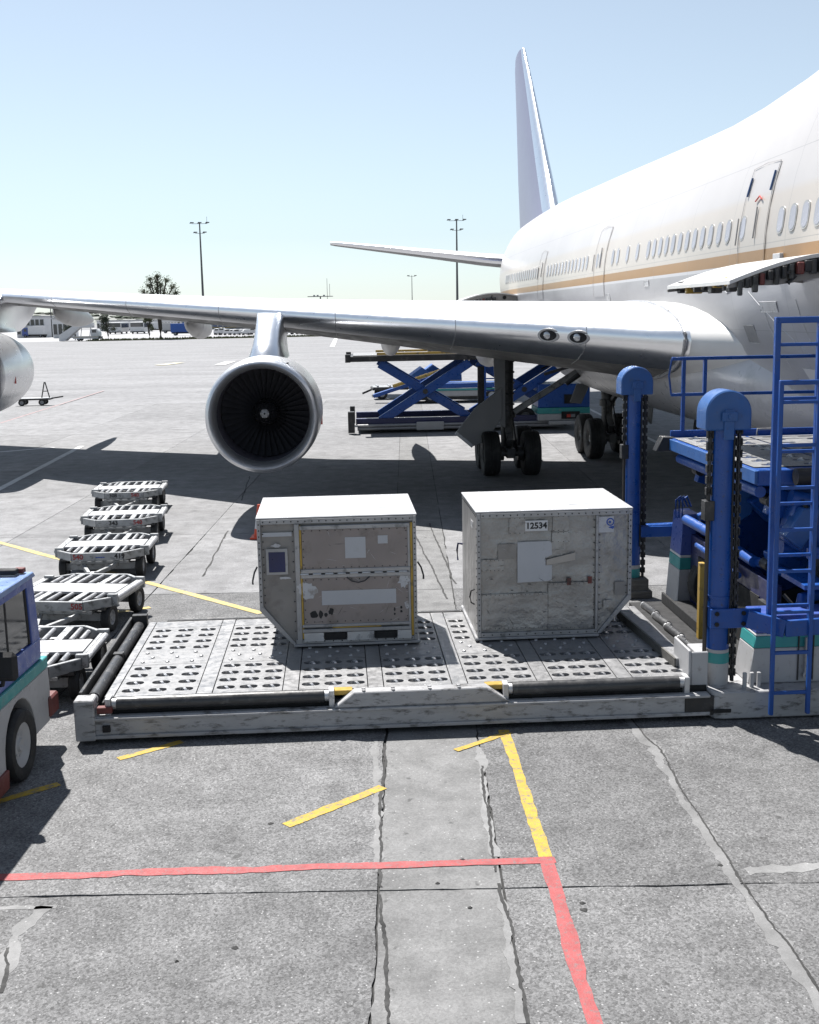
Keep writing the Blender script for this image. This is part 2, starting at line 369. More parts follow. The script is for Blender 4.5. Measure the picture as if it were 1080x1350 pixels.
def paint(name, a, b, wd, mat, z=.006, seed=1, amp=.012, skew=0., parent=apron):
    a, b = Vector(a), Vector(b); a.z = b.z = 0; d = (b-a).normalized(); s = Vector((-d.y, d.x, 0))*wd/2
    l_ = rag((a-s+d*skew).xy, (b-s+d*skew).xy, seed, amp, .06) + [b-s+d*skew]; r_ = rag((a+s).xy, (b+s).xy, seed+5, amp, .06) + [b+s]
    n = min(len(l_), len(r_)); l_, r_ = l_[:n-1]+[l_[-1]], r_[:n-1]+[r_[-1]]
    q = [(v.x, v.y, z) for v in l_] + [(v.x, v.y, z) for v in r_]
    return MB().add(q, [(i, i+1, n+i+1, n+i) for i in range(n-1)]).build(name, mat, parent, smooth=0)
pr = G(722, 1133)
paint('red_line', G(-60, 1159.5), Vector((1.16, pr.y-.02, 0)), .105, 'paint_red', .006, 3, .022)
paint('red_line', Vector((1.085, pr.y+.03, 0)), G(797, 1400), .115, 'paint_red', .0075, 4, .02)
paint('yellow_line', G(664, 963), Vector((1.085, pr.y+.035, 0)), .115, 'paint_yellow', .006, 5, .02)
paint('yellow_dash', G(601, 990), G(672, 966), .085, 'paint_yellow', .0075, 6, .014)
paint('yellow_dash', G(377, 1089), G(505, 1038), .115, 'paint_yellow', .006, 7, .018)
paint('yellow_dash', G(156, 1001), G(240, 978), .10, 'paint_yellow', .006, 8, .016)
paint('yellow_dash', G(-30, 1066), G(78, 1034), .10, 'paint_yellow', .006, 9, .014)
paint('yellow_line', G(-40, 705), G(345, 809), .14, 'paint_yellow_old', .006, 10, .01)
paint('yellow_dash', G(128, 811), G(198, 801), .12, 'paint_yellow_old', .006, 11, .02)
paint('white_line', G(722, 512), G(924, 612), .16, 'paint_white', .006, 12, .01)
paint('white_line', G(-20, 655), G(108, 588), .2, 'paint_white', .006, 13, .01)
paint('red_line', G(0, 558), G(137, 515), .09, pmat('faded_pink_line', (.42, .27, .27), .8), .006, 14, .01)
paint('white_dash', G(0, 596), G(72, 590), .25, 'paint_white', .006, 15, .01)
paint('white_dash', G(210, 481.5), G(237, 478), 1.1, pmat('cream_paint', (.6, .55, .4), .8), .006, 16, .02)
paint('white_dash', G(290, 481), G(305, 476), 1.1, 'paint_white', .006, 17, .02)
paint('white_line', G(438, 457), G(444, 444), .7, 'paint_white', .006, 18, .02)
def ribbon(name, pts, wfun, mat, z, seed, amp, step=.05):
    """patch or crack along a wandering line, ragged on both sides"""
    P = []
    for a, b in zip(pts, pts[1:]):
        a, b = Vector(a), Vector(b); n = max(2, int((b-a).length/step)); P += [a+(b-a)*(i/n) for i in range(n)]
    P.append(Vector(pts[-1])); l_, r_ = [], []
    for i, q in enumerate(P):
        d = (P[min(i+1, len(P)-1)]-P[max(i-1, 0)]); d.z = 0; d.normalize(); s = Vector((-d.y, d.x, 0))
        q = q + s*(noise.noise((q.x*1.7, q.y*1.7, seed))*amp*1.7 + noise.noise((q.x*14, q.y*14, seed))*amp*.55)
        w_ = wfun(i/(len(P)-1))
        l_.append(q-s*max(.001, w_*(.5+.55*noise.noise((q.x*5, q.y*5, seed+3))+.35*noise.noise((q.x*21, q.y*21, seed+3))))); r_.append(q+s*max(.001, w_*(.5+.55*noise.noise((q.x*5, q.y*5, seed+6))+.35*noise.noise((q.x*21, q.y*21, seed+6)))))
    n = len(P); v = [(p.x, p.y, z) for p in l_]+[(p.x, p.y, z) for p in r_]
    return MB().add(v, [(i, i+1, n+i+1, n+i) for i in range(n-1)]).build(name, mat, apron, smooth=0)
line_r = [G(818, 940), G(860, 985), G(905, 1060), G(960, 1145), G(1000, 1205), G(1045, 1265), G(1100, 1345)]
ribbon('mortar_patch', line_r, lambda f: .055+.07*math.sin(f*9)**2, 'patch', .0035, 2, .02)
ribbon('crack', [p+Vector((.05, .0, 0)) for p in line_r], lambda f: .018, 'tar', .005, 2, .022, .03)
ribbon('mortar_patch', [G(985, 1150), G(1100, 1140)], lambda f: .11, 'patch', .0035, 5, .02)
ribbon('mortar_patch', [G(632, 985), G(640, 1060), G(650, 1130)], lambda f: .05+.05*math.sin(f*11)**2, 'patch', .0035, 8, .02)
ribbon('mortar_patch', [G(494, 975), G(497, 1060), G(499, 1150)], lambda f: .045+.04*math.sin(f*13)**2, 'patch', .0035, 11, .018)
ribbon('mortar_patch', [G(660, 1180), G(672, 1250), G(690, 1350)], lambda f: .035+.04*math.sin(f*15)**2, 'patch', .0035, 14, .02)
ribbon('mortar_patch', [G(0, 1300), G(18, 1240), G(60, 1195)], lambda f: .07+.06*math.sin(f*5)**2, 'patch', .0035, 17, .02)
ribbon('mortar_patch', [G(-10, 1198), G(75, 1196)], lambda f: .05, 'patch', .0035, 18, .01)
for k, (a, b) in enumerate([((507, 985), (502, 1170)), ((636, 1010), (655, 1150)), ((658, 1165), (697, 1350)), ((502, 1180), (508, 1350)), ((10, 1250), (0, 1310))]):
    a_, b_ = G(*a), G(*b); ribbon('crack', [a_, a_.lerp(b_, .5)+Vector((random.uniform(-.03, .03), 0, 0)), b_], lambda f: .024, 'tar', .0045, 20+k, .02, .03)
for k, (a, b) in enumerate([((545, 700), (590, 790)), ((566, 690), (600, 770)), ((300, 700), (268, 760)), ((330, 628), (318, 660))]):
    a_, b_ = G(*a), G(*b); ribbon('crack', [a_, b_], lambda f: .028, 'tar', .0045, 40+k, .015, .15)
# small dark lumps of tar lying about
for px, py, s in [(357, 1086, .03), (770, 1200, .035), (768, 1191, .025), (577, 1165, .02), (950, 1141, .03), (620, 1197, .02), (310, 1250, .03), (233, 1268, .02), (610, 1134, .025)]:
    c_ = G(px, py); q = [(c_.x+s*math.cos(a)*random.uniform(.6, 1.1), c_.y+s*math.sin(a)*random.uniform(.5, 1), .0045) for a in [i*.63 for i in range(10)]]
    MB().add(q + [(c_.x, c_.y, .016)], [(i, (i+1) % 10, 10) for i in range(10)]).build('tar_blob', 'tar', apron)

# grass verge, service road, hills
def strip_poly(name, pts, mat, kind=None, label=None):
    o = MB().add(pts, [tuple(range(len(pts)))]).build(name, mat, None, kind=kind, smooth=0)
    if label: o['label'] = label
    return o
strip_poly('service_road', [(-400,240,-.02),(120,240,-.02),(120,470,-.02),(-400,470,-.02)], pmat('pale_asphalt', (.36, .36, .37), .9, var=.1, vs=.1), 'structure', 'pale service road behind the grass verge')
gm = MB(); random.seed(3)
gm.add([(-66,238,0),(40,252,0),(40,260,0),(-66,243,0)], [(0,1,2,3)])
for k in range(5200):
    f = random.random(); x = -66+106*f; y = 238+14*f + random.uniform(-.5, 8)
    if random.random() < .5: y = 238+14*f+random.uniform(-.6, 1.5)
    h = random.uniform(.15, .55); a = random.uniform(0, 3.1); dx, dy = math.cos(a)*.16, math.sin(a)*.16
    gm.add([(x-dx,y-dy,0),(x+dx,y+dy,0),(x+random.uniform(-.15,.15),y,h)], [(0,1,2)])
go = gm.build('grass_verge', 'grass', smooth=0, kind='stuff'); tag(go, 'strip of dry green grass along the far edge of the apron', 'grass')
hv, hf = [], []; nx, ny = 120, 12
for j in range(ny):
    for i in range(nx):
        x = -1500+i*(2600/(nx-1)); y = 900+j*140
        z = (j/(ny-1))**.8*(18 if j < ny-1 else 14)*(.75+.45*noise.noise((x*.0022, y*.0015, 1)))*(1.15 if x < 0 else .8) + 1.5*noise.noise((x*.02, y*.02, 4))*(j > 0)
        hv.append((x, y, -.3 if j == 0 else z)); 
        if i and j: a = j*nx+i; hf.append((a-nx-1, a-nx, a, a-1))
ho = MB().add(hv, hf).build('hills', 'hill', kind='structure', smooth=60)
# scrub on the hills, far off
random.seed(5); sm = MB()
for k in range(900):
    x = random.uniform(-750, 200); j = random.uniform(.05, .95); y = 900+j*1540
    z = j**.8*18*(.75+.45*noise.noise((x*.0022, y*.0015, 1)))*(1.15 if x < 0 else .8); s = random.uniform(2, 7)
    for q in range(3):
        o_ = Vector((x+random.uniform(-s, s), y, z+random.uniform(0, s*.25)))
        sm.add([o_+Vector((math.cos(a)*s*random.uniform(.6, 1), 0, s*.35*math.sin(a)*random.uniform(.6, 1))) for a in [i*1.05 for i in range(6)]] + [o_+Vector((0, -s*.5, s*.1))], [(i, (i+1) % 6, 6) for i in range(6)])
so_ = sm.build('hill_scrub', pmat('scrub_green', (.085, .1, .075), .95, var=.3, vs=.03), kind='stuff'); tag(so_, 'far off scrub and bushes dotted over the hillside', 'scrub')

# ---------------------------------------------------------------- trees
def leaf_mat(name, c):
    m = pmat(name, c, .75, var=.35, vs=.6); return m
M['leaf_a'] = leaf_mat('leaves_olive', (.085, .10, .05)); M['leaf_b'] = leaf_mat('leaves_dark', (.035, .05, .03))
def tree(name, label, base, H, clumps, leaf, n_leaf, s_leaf, trunk_r, seed):
    random.seed(seed); t_ = thing(name, label, 'tree', base)
    tr = MB(); top = Vector((random.uniform(-.2, .2), 0, H*.62))
    tr.tube([(0, 0, -.05), (.05, 0, H*.2), (-.08, .05, H*.42), top], trunk_r, 8)
    for cx, cy, cz, r in clumps:
        st = Vector((0, 0, H*random.uniform(.3, .5)))
        tr.tube([st, st.lerp(Vector((cx, cy, cz)), .55)+Vector((0, 0, .2)), (cx, cy, cz)], trunk_r*.35, 6)
    tr.build('trunk', 'bark', t_)
    cr = MB()
    for cx, cy, cz, r in clumps:
        for k in range(n_leaf):
            d = Vector((random.gauss(0, 1), random.gauss(0, 1), random.gauss(0, 1))).normalized()*r*min(1.25, abs(random.gauss(0, .62)))
            c_ = Vector((cx, cy, cz)) + Vector((d.x, d.y, d.z*.85)); s = s_leaf*random.uniform(.6, 1.4)
            a = Vector((random.gauss(0, 1), random.gauss(0, 1), random.gauss(0, 1))).normalized(); b = a.orthogonal().normalized()
            cr.add([c_-a*s, c_+b*s*.5, c_+a*s, c_-b*s*.5], [(0, 1, 2, 3)])
    cr.build('crown', leaf, t_, smooth=0)
    return t_
c0 = G(212, 446)
tb = AT(212, 446, 243); cl = []
for px, py, r in [(190, 385, .9), (195, 376, 1.0), (197, 368, .8), (206, 371, 1.0), (208, 364, .75), (214, 376, .9), (221, 370, .85), (226, 378, .9), (231, 386, .8), (206, 382, 1.3), (217, 386, 1.2), (199, 388, 1.1), (226, 392, 1.1), (196, 397, 1.2), (207, 395, 1.3), (215, 399, 1.2), (203, 404, 1.0), (222, 403, 1.0)]:
    v = AT(px, py, 243)-Vector((tb.x, tb.y, 0)); cl.append((v.x, random.uniform(-1.6, 1.6), v.z, r*1.25))
tree('broadleaf_tree', 'bushy olive green tree rising above the outer wing', (tb.x, tb.y, 0), 11.5, cl, 'leaf_a', 300, .15, .42, 11)
for k, (px, py, w_, lab) in enumerate([(99, 430, 1.9, 'dark green round tree behind the mobile stair truck'), (142, 424, 1.5, 'dark tree with a bare lower trunk beyond the flap fairing'), (197, 432, .9, 'small olive sapling behind the parked white trucks')]):
    b_ = AT(px, py+12, 252); random.seed(20+k)
    cl = [(random.uniform(-w_, w_), random.uniform(-w_, w_), random.uniform(2.2, 4.8), random.uniform(.7, 1.15)*w_*.6) for q in range(9)]
    tree('verge_tree', lab, (b_.x, b_.y, 0), 4.6, cl, 'leaf_b' if k < 2 else 'leaf_a', 220, .16, .16, 30+k)

# ---------------------------------------------------------------- lighting masts
def mast(px, py_top, Y, lab, arms, rb=.38, rt=.16):
    tp = AT(px, py_top, Y); t_ = thing('lighting_mast', lab, 'light mast', (tp.x, Y, 0), 0)
    H = tp.z; MB().cyl((0, 0, 0), (0, 0, H), rb, rt, 10).build('pole', 'mast', t_)
    for z, hw, n in arms:
        a = MB().beam((-hw, 0, H-z-.35), (hw, 0, H-z-.35), .12, .1); a.build('crossarm', 'mast', t_)
        for i in range(n):
            x = -hw+2*hw*i/(n-1)
            MB().prism([(-.55, 0), (.45, .1), (.55, .32), (-.3, .36)], (x, -.25, H-z-.28), (1, 0, 0), (0, 0, 1), (0, .5, 0)).build('floodlight', 'mast', t_)
    return t_, H
m1, H1 = mast(263, 293, 300, 'tall dark light mast rising beside the bushy tree', [(0, 2., 3), (2.4, 1.2, 2)])
MB().cyl((1.9, 0, H1-.4), (1.9, 0, H1+1.4), .04, n=6).build('antenna', 'mast', m1)
m2, H2 = mast(602, 289, 300, 'tall dark light mast rising beyond the stabiliser', [(0, 2., 3), (2.4, 1.2, 2)])
MB().cyl((1.6, 0, H2-.4), (1.6, 0, H2+1.1), .04, n=6).build('antenna', 'mast', m2)
mast(543, 363, 430, 'short pale light mast far beyond the stabiliser tip', [(0, 1.3, 2)], .2, .1)
mast(65, 384, 300, 'slim light mast beside the small white building', [(0, .9, 2)], .16, .09)
tp = AT(431, 367, 330); am = thing('antenna_mast', 'thin antenna mast on a low rooftop platform behind the wing', 'antenna', (tp.x, tp.y, 0))
MB().cyl((0, 0, 0), (0, 0, tp.z), .09, .05, 6).build('pole', 'mast', am)
MB().box(-5.5, 1.5, -2, 2, 9.6, 9.75).build('platform', 'mast', am); MB().cyl((-2, 0, 0), (-2, 0, 9.6), .18, n=8).build('column', 'mast', am)
for x in (-4, -3, -1.2): MB().box(x, x+.5, -.4, .4, 9.75, 10.1).build('roof_unit', 'white', am)
MB().cyl((.7, 0, 9.7), (.7, 0, tp.z-1.5), .05, n=6).build('whip_antenna', 'mast', am)

# ---------------------------------------------------------------- far buildings and parked vehicles
def building(name, lab, px0, px1, py_b, Y, H, depth, wall, floors, bays, glass='glass', band=None):
    a, b = AT(px0, py_b, Y), AT(px1, py_b, Y); W = b.x-a.x
    t_ = thing(name, lab, 'building', (a.x, Y, 0))
    B(t_, 'wall', wall, 0, W, 0, depth, 0, H, .03)
    r = MB().box(-.3, W+.3, -.3, depth+.3, H+.003, H+.35).build('roof', 'white', t_)
    for f_ in range(floors):
        z0 = .9+f_*(H-.6)/floors
        for k in range(bays):
            w0 = W/bays; x = k*w0+w0*.14
            win = MB().box(x, x+w0*.72, -.07, -.004, z0, z0+(H-.6)/floors*.62).build('window', glass, t_)
            MB().box(x-.06, x+w0*.72+.06, -.12, -.073, z0-.1, z0-.003).build('sill', 'white', win)
    if band: B(t_, 'fascia_band', band, -.05, W+.05, -.2, -.08, .55, .8, 0)
    return t_
M['term_glass'] = pmat('blue_curtain_glass', (.05, .1, .24), .12, 0, var=.25, vs=.3, spec=.8)
building('terminal_building', 'long terminal building with blue glass bays and a tan fascia behind the inner engine', 240, 470, 437, 420, 9.5, 18, 'white', 2, 34, 'term_glass', 'yellow')
building('white_building', 'small white two storey building beside the outer engine pylon', 22, 59, 436, 300, 5.2, 9, 'white_clean', 2, 6)
building('flat_roof_building', 'low white flat roofed building behind the parked trucks', 128, 238, 434, 430, 3.6, 10, 'white_clean', 1, 26)
building('cabin_building', 'white boxy cabin building behind the blue nosed truck', 70, 96, 437, 285, 4.6, 5, 'white_clean', 1, 4)

def vehicle(name, lab, cat, px, py, kind, rz=0., group=None, cab='white_clean', body='white_clean', Y=None):
    c_ = G(px, py) if Y is None else AT(px, py, Y); t_ = thing(name, lab, cat, (c_.x, c_.y, 0), rz, group)
    if kind == 'truck':          # long axis along x, cab at +x
        B(t_, 'cargo_box', body, -3.2, 1.4, -1.2, 1.2, .8, 3., .05)
        MB().prism([(1.5, .5), (3.2, .5), (3.2, 1.5), (2.8, 2.5), (1.5, 2.5)], (0, -1.1, 0), (1, 0, 0), (0, 0, 1), (0, 2.2, 0)).build('cab', cab, t_, .04)
        MB().prism([(3.23, 1.5), (2.85, 2.35), (2.83, 2.35), (3.2, 1.5)], (0, -.95, 0), (1, 0, 0), (0, 0, 1), (0, 1.9, 0)).build('windscreen', 'glass', t_)
        for y in (-1.14, 1.1): B(t_, 'side_window', 'glass', 1.8, 2.6, y, y+.04, 1.55, 2.25, 0)
        B(t_, 'chassis', 'dark', -3.1, 3.1, -.5, .5, .45, .78, 0)
        for x in (-2.1, 2.3):
            for y in (-1.0, 1.0): wheel(t_, (x, y, .45), (0, 1, 0), .45, .28)
    elif kind == 'bus':          # seen end on, front at -y
        B(t_, 'body', body, -1.5, 1.5, 0, 11, .45, 3., .12)
        B(t_, 'windscreen', 'glass', -1.35, 1.35, -.05, -.01, 1.75, 2.75, 0)
        B(t_, 'bumper', 'dark', -1.5, 1.5, -.12, -.01, .35, .62, 0)
        for x in (-1.1, 1.1): B(t_, 'headlight', 'lens', x-.2, x+.2, -.06, -.01, .8, 1.0, 0)
        for k in range(5):
            for x in (-1.54, 1.5): B(t_, 'side_window', 'glass', x, x+.04, .6+k*2, 2.3+k*2, 1.6, 2.6, 0)
        for y in (2, 8.6):
            for x in (-1.25, 1.25): wheel(t_, (x, y, .48), (1, 0, 0), .48, .28)
    return t_
vehicle('airport_bus', 'white airport bus standing left of its twin behind the verge', 'bus', 151, 440.5, 'bus', .06, 'airport buses parked behind the verge').scale = (1.35, 1.2, 1.15)
vehicle('airport_bus', 'white airport bus standing between its twin and the tree trunk', 'bus', 181, 440, 'bus', .06, 'airport buses parked behind the verge').scale = (1.35, 1.2, 1.15)
vehicle('service_truck', 'white service truck with a blue cab near the small white building', 'truck', 47, 445, 'truck', 2.9, None, 'truck_blue', 'white_clean')
vehicle('service_truck', 'bright blue nosed truck with a pale tank box beside the stair truck', 'truck', 75, 443, 'truck', 3.05, None, 'cap_blue', 'white')
vehicle('service_truck', 'white box truck under the bushy tree crown', 'truck', 206, 437, 'truck', .2, None, 'white_clean', 'white_clean')
vehicle('service_truck', 'white truck with a plain box beside the tree trunk', 'truck', 228, 439, 'truck', .1, None, 'white_clean', 'white')
vehicle('service_truck', 'catering truck with a royal blue box next to the flap fairing', 'truck', 243, 442, 'truck', .05, None, 'white', 'blue')
vehicle('service_truck', 'white and green service truck between the two buses', 'truck', 166, 437, 'truck', 1.4, None, pmat('green_cab_paint', (.03, .14, .1), .5), 'white_clean')
# mobile stair truck
c_ = G(106, 449.5); st = thing('stair_truck', 'white mobile passenger stair truck parked on the far apron', 'stair truck', (c_.x, c_.y, 0), -.05)
B(st, 'chassis', 'white_clean', -1.2, 4.2, -1., 1., .45, 1.0, .04); B(st, 'stripe', 'yellow', -1.2, 4.2, -1.03, -1.002, .78, .86, 0)
MB().prism([(2.6, 1.02), (4.3, 1.02), (4.3, 1.7), (3.9, 2.5), (2.6, 2.5)], (0, -1, 0), (1, 0, 0), (0, 0, 1), (0, 2, 0)).build('cab', 'white_clean', st, .04)
B(st, 'side_window', 'glass', 2.9, 3.8, -1.05, -1.01, 1.7, 2.3, 0); B(st, 'bumper', 'dark', 4.25, 4.5, -1, 1, .4, .9)
for x in (0, 3.3):
    for y in (-.85, .85): wheel(st, (x, y, .42), (0, 1, 0), .42, .26)
MB().prism([(-4.2, .05), (-4.2, 1.25), (-.1, 3.75), (2.9, 3.75), (2.9, 2.75), (.2, 2.75), (-3, .05)], (0, -.95, 0), (1, 0, 0), (0, 0, 1), (0, .06, 0)).build('side_panel', 'white_clean', st)
MB().prism([(-4.2, .05), (-4.2, 1.25), (-.1, 3.75), (2.9, 3.75), (2.9, 2.75), (.2, 2.75), (-3, .05)], (0, .9, 0), (1, 0, 0), (0, 0, 1), (0, .06, 0)).build('side_panel', 'white_clean', st)
for k in range(14): B(st, 'step', 'steel', -4.1+k*.29, -3.78+k*.29, -.88, .88, .12+k*.19, .17+k*.19, 0)
B(st, 'landing', 'steel', 0, 2.8, -.88, .88, 2.72, 2.8, 0)
for x in (.4, 2.3): MB().beam((x, -.7, 1.), (x+.3, -.7, 2.72), .12, .12).build('strut', 'white', st)
# rows of parked white carts along the verge
random.seed(9)
car_me = {}
cart0 = None
for k in range(27):
    px = 288+k*5.9+random.uniform(-1.3, 1.3)
    if 345 < px < 378: continue
    c_ = G(px, 441.6-(px-288)*.009+random.uniform(-.4, .4))
    if cart0 is None:
        mb = MB(); mb.prism([(-1., .35), (1., .35), (1.05, .9), (.65, 1.0), (.45, 1.5), (-.75, 1.5), (-1.02, .95)], (0, -.65, 0), (1, 0, 0), (0, 0, 1), (0, 1.3, 0))
        cart0 = mb.mesh('parked_cart', M['white_clean'], .04)
        wb = MB()
        for x in (-.65, .65):
            for y in (-.6, .6): wb.cyl((x, y-.1, .25), (x, y+.1, .25), .25, n=12)
        cart_w = wb.mesh('wheel_set', M['rubber']); gb = MB().box(-.62, .42, -.67, -.655, 1.03, 1.38).mesh('window', M['glass'])
    o = thing('parked_cart', 'small white ground cart in the row along the grass verge', 'cart', (c_.x, c_.y, 0), random.choice((0, 3.14))+random.uniform(-.35, .35), 'white carts parked along the verge')
    b_ = obj('body', cart0, o); obj('wheel_set', cart_w, o); obj('window', gb, o)
    o.scale = (1, 1, random.uniform(.8, 1.2))

# ================================================================== AIRLINER (local: x to port, y aft, z up; station a from the nose, b to starboard)
ac = thing('airliner', 'white four engined wide body airliner with a tan cheat line and open cargo doors', 'airplane', (8.299, 32.908, 0), .0434)
def P(a, b, z): return Vector((-b, a-31.8, z))
# station, half width, widest z, top, bottom
FS = [(.0,.06,4.6,4.68,4.5),(.5,.75,4.62,5.3,3.95),(1.2,1.3,4.7,6.1,3.45),(3,2.25,4.9,8.0,2.65),(5,2.85,5.05,9.4,2.3),(7,3.15,5.15,9.7,2.12),(9,3.25,5.2,9.8,2.05),
      (13,3.25,5.25,9.7,2.05),(17,3.25,5.25,9.3,2.05),(20,3.25,5.25,8.97,2.05),(22.5,3.25,5.25,8.8,2.05),(25,3.25,5.25,8.73,2.05),(28,3.25,5.25,8.77,2.05),(36,3.25,5.25,8.95,2.05),(44,3.25,5.27,9.1,2.08),
      (48,3.22,5.35,9.12,2.3),(51,3.08,5.5,9.12,2.72),(54,2.85,5.7,9.1,3.3),(57,2.5,6.0,9.1,4.0),(60,2.05,6.3,8.95,4.75),(63,1.55,6.6,8.75,5.5),(66,1.0,6.9,8.45,6.2),(68.5,.5,7.15,7.95,6.75),(69.3,.2,7.3,7.6,7.1)]
def fstat(a):
    for q, r in zip(FS, FS[1:]):
        if q[0] <= a <= r[0]:
            f = (a-q[0])/(r[0]-q[0]); return [q[i]+(r[i]-q[i])*f for i in range(1, 5)]
def fpt(a, ang, off=0.):                                  # ang 0 = starboard side, 90 = crown, -90 = keel
    w_, zc, zt, zb = fstat(a); c_, s_ = math.cos(ang), math.sin(ang)
    return P(a, (w_+off)*c_, zc + ((zt-zc+off)*s_ if s_ > 0 else (zc-zb+off)*s_))
def fang(a, z):
    w_, zc, zt, zb = fstat(a)
    return math.asin(max(-1, min(1, (z-zc)/((zt-zc) if z > zc else (zc-zb)))))
st_ = []
for q, r in zip(FS, FS[1:]):
    n = max(1, int((r[0]-q[0])/1.2))
    st_ += [q[0]+(r[0]-q[0])*i/n for i in range(n)]
st_.append(69.3)
MB().loft([[fpt(a, math.pi*2*i/64) for i in range(64)] for a in st_]).build('fuselage', 'fuselage', ac, smooth=60)
# cabin windows: frame with a pane, one shared pair of meshes facing -x
def rrect(w_, h, r, n=5):
    o = []
    for cx, cz, a0 in ((w_-r, h-r, 0), (-w_+r, h-r, 90), (-w_+r, -h+r, 180), (w_-r, -h+r, 270)):
        o += [(cx+r*math.cos(R(a0+90*i/n)), cz+r*math.sin(R(a0+90*i/n))) for i in range(n+1)]
    return o
wm = MB().prism(rrect(.14, .205, .12), (.03, 0, 0), (0, 1, 0), (0, 0, 1), (-.032, 0, 0)).mesh('cabin_window', pmat('window_surround', (.5, .49, .47), .4, .3))
pm_ = MB().prism(rrect(.112, .175, .1), (.0, 0, 0), (0, 1, 0), (0, 0, 1), (-.006, 0, 0)).mesh('pane', pmat('cabin_window_shade', (.5, .5, .55), .25, var=.06, objvar=.25, rvar=.03))
wa = [14.38, 14.88, 15.38, 15.85, 16.33, 16.82, 18.54] + [19.32+.5*i for i in range(12)] + [25.81, 26.78, 27.8, 28.35, 29.83, 30.22] + [31.6+.555*i for i in range(13)] + [40.4+.52*i for i in range(19)]
for a in wa:
    z = 5.80+max(0, a-30)*.004; an = fang(a, z); q = fpt(a, an, .004); q2 = fpt(a+.5, fang(a+.5, z), .004)
    w_, zc, zt, zb = fstat(a); tilt = math.atan2((zt-zc)*math.cos(an)*0 + math.sin(an)*(w_/(zt-zc)), math.cos(an))
    yaw = math.atan2(q2.x-q.x, .5)
    o = obj('cabin_window', wm, ac, None, q, (0, tilt, -yaw)); obj('pane', pm_, o)
# passenger doors
def skin_patch(mb, a0, a1, z0, z1, off, n=10):
    rows = []
    for i in range(n+1):
        z = z0+(z1-z0)*i/n; rows.append([fpt(a, fang(a, z), off) for a in (a0, a1)])
    q = [p for r in rows for p in r]; mb.add(q, [(2*i, 2*i+1, 2*i+3, 2*i+2) for i in range(n)])
M['door_line'] = pmat('door_seal_grey', (.52, .5, .48), .5, var=.1)
def door(a0, a1, z0, z1, lab=None):
    d = MB(); skin_patch(d, a0, a1, z0, z1, .006)
    o = d.build('passenger_door', 'fuselage', ac, smooth=60)
    def edge(pts, name, mat, r): MB().tube(pts, r, 6).build(name, mat, o)
    n = 10; zs = [z0+(z1-z0)*i/n for i in range(n+1)]
    loop = [fpt(a0, fang(a0, z), .02) for z in zs] + [fpt(a0+(a1-a0)*.5, fang(a0, z1+.06), .02)] + [fpt(a1, fang(a1, z), .02) for z in zs[::-1]]
    edge(loop, 'door_frame', 'door_line', .004)
    zh = z0+.9; edge([fpt(a1+.12, fang(a1, zh-.22), .03), fpt(a1+.12, fang(a1, zh+.22), .03)], 'hinge', 'door_line', .014)
    edge([fpt((a0+a1)/2-.1, fang(a0, z0+.75), .03), fpt((a0+a1)/2-.1, fang(a0, z0+1.25), .03)], 'handle', 'door_line', .014)
    if a0 < 20: edge([fpt((a0+a1)/2-.25, fang(a0, z0+1.35), .03), fpt((a0+a1)/2-.1, fang(a0, z0+1.42), .03), fpt((a0+a1)/2+.05, fang(a0, z0+1.35), .03)], 'red_arc_mark', 'signal_red', .012)
    for aa in (a0+.08, a1-.08) if a0 < 20 else (): edge([fpt(aa, fang(aa, z1-.45), .028), fpt(aa, fang(aa, z1-.15), .028)], 'latch_window', 'term_glass', .018)
door(17.4, 18.65, 4.85, 6.75); door(29.2, 30.5, 4.85, 6.6); door(39.0, 40.1, 4.9, 6.5)
B(ac, 'antenna_blade', 'white_clean', -3.30, -3.2, -15.2, -14.9, 5.05, 5.3)
# belly and wing root fairing
MB().loft([[P(a, w_*math.cos(2*math.pi*i/40), zc+(.0+h)*math.sin(2*math.pi*i/40)) for i in range(40)] for a, w_, zc, h in
           [(16.2,.3,3.0,.3),(17,1.6,3.05,.95),(18.5,2.7,3.15,1.3),(21,3.35,3.25,1.5),(25,3.72,3.3,1.58),(30,3.8,3.3,1.6),(35,3.7,3.25,1.52),(38,3.35,3.25,1.35),(41,2.6,3.2,1.15),(44,1.5,3.1,.9),(45.5,.3,3.0,.5)]]).build('belly_fairing', pmat('belly_paint', (.58, .58, .6), .3, .1, var=.08, vs=.8, dirt=(.42, .42, .43), damt=.2, dscale=.8, rvar=.04), ac, smooth=60)
# root fillet line (sealant strip along the wing root) is built with the wing

# ---- wing
def wst(b):                                               # LE station, chord, thickness, z of the leading edge
    a = 20+(b-3.3)*.885; z = 3.88+(b-3.3)*.079
    K = [(0, 34.2, .13), (3.3, 34.9, .128), (11.7, 37.4, .098), (20.8, 42.3, .085), (29.8, 47.6, .08)]
    for q, r in zip(K, K[1:]):
        if q[0] <= b <= r[0]:
            f = (b-q[0])/(r[0]-q[0]); te = q[1]+(r[1]-q[1])*f; tc_ = q[2]+(r[2]-q[2])*f
    return a, te-a, tc_, z
def foil(b, n=18, s=1):
    a0, c_, t_, z0 = wst(b); up_, lo_ = [], []
    for i in range(n+1):
        x = .5*(1-math.cos(math.pi*i/n)); y = 5*t_*(.2969*math.sqrt(x)-.126*x-.3516*x*x+.2843*x**3-.1036*x**4)
        cam_ = .006*4*x*(1-x); dz = -x*c_*.018
        up_.append(P(a0+x*c_, b*s, z0+(cam_+y*.82)*c_+dz)); lo_.append(P(a0+x*c_, b*s, z0+(cam_-y*.95)*c_+dz))
    return up_, lo_
BS = [3.55, 4.2, 5.5, 7, 9, 11.7, 14, 16.5, 19, 20.8, 23.5, 26, 28, 29.3, 29.8]
K_LE, K_LO = 3, 3
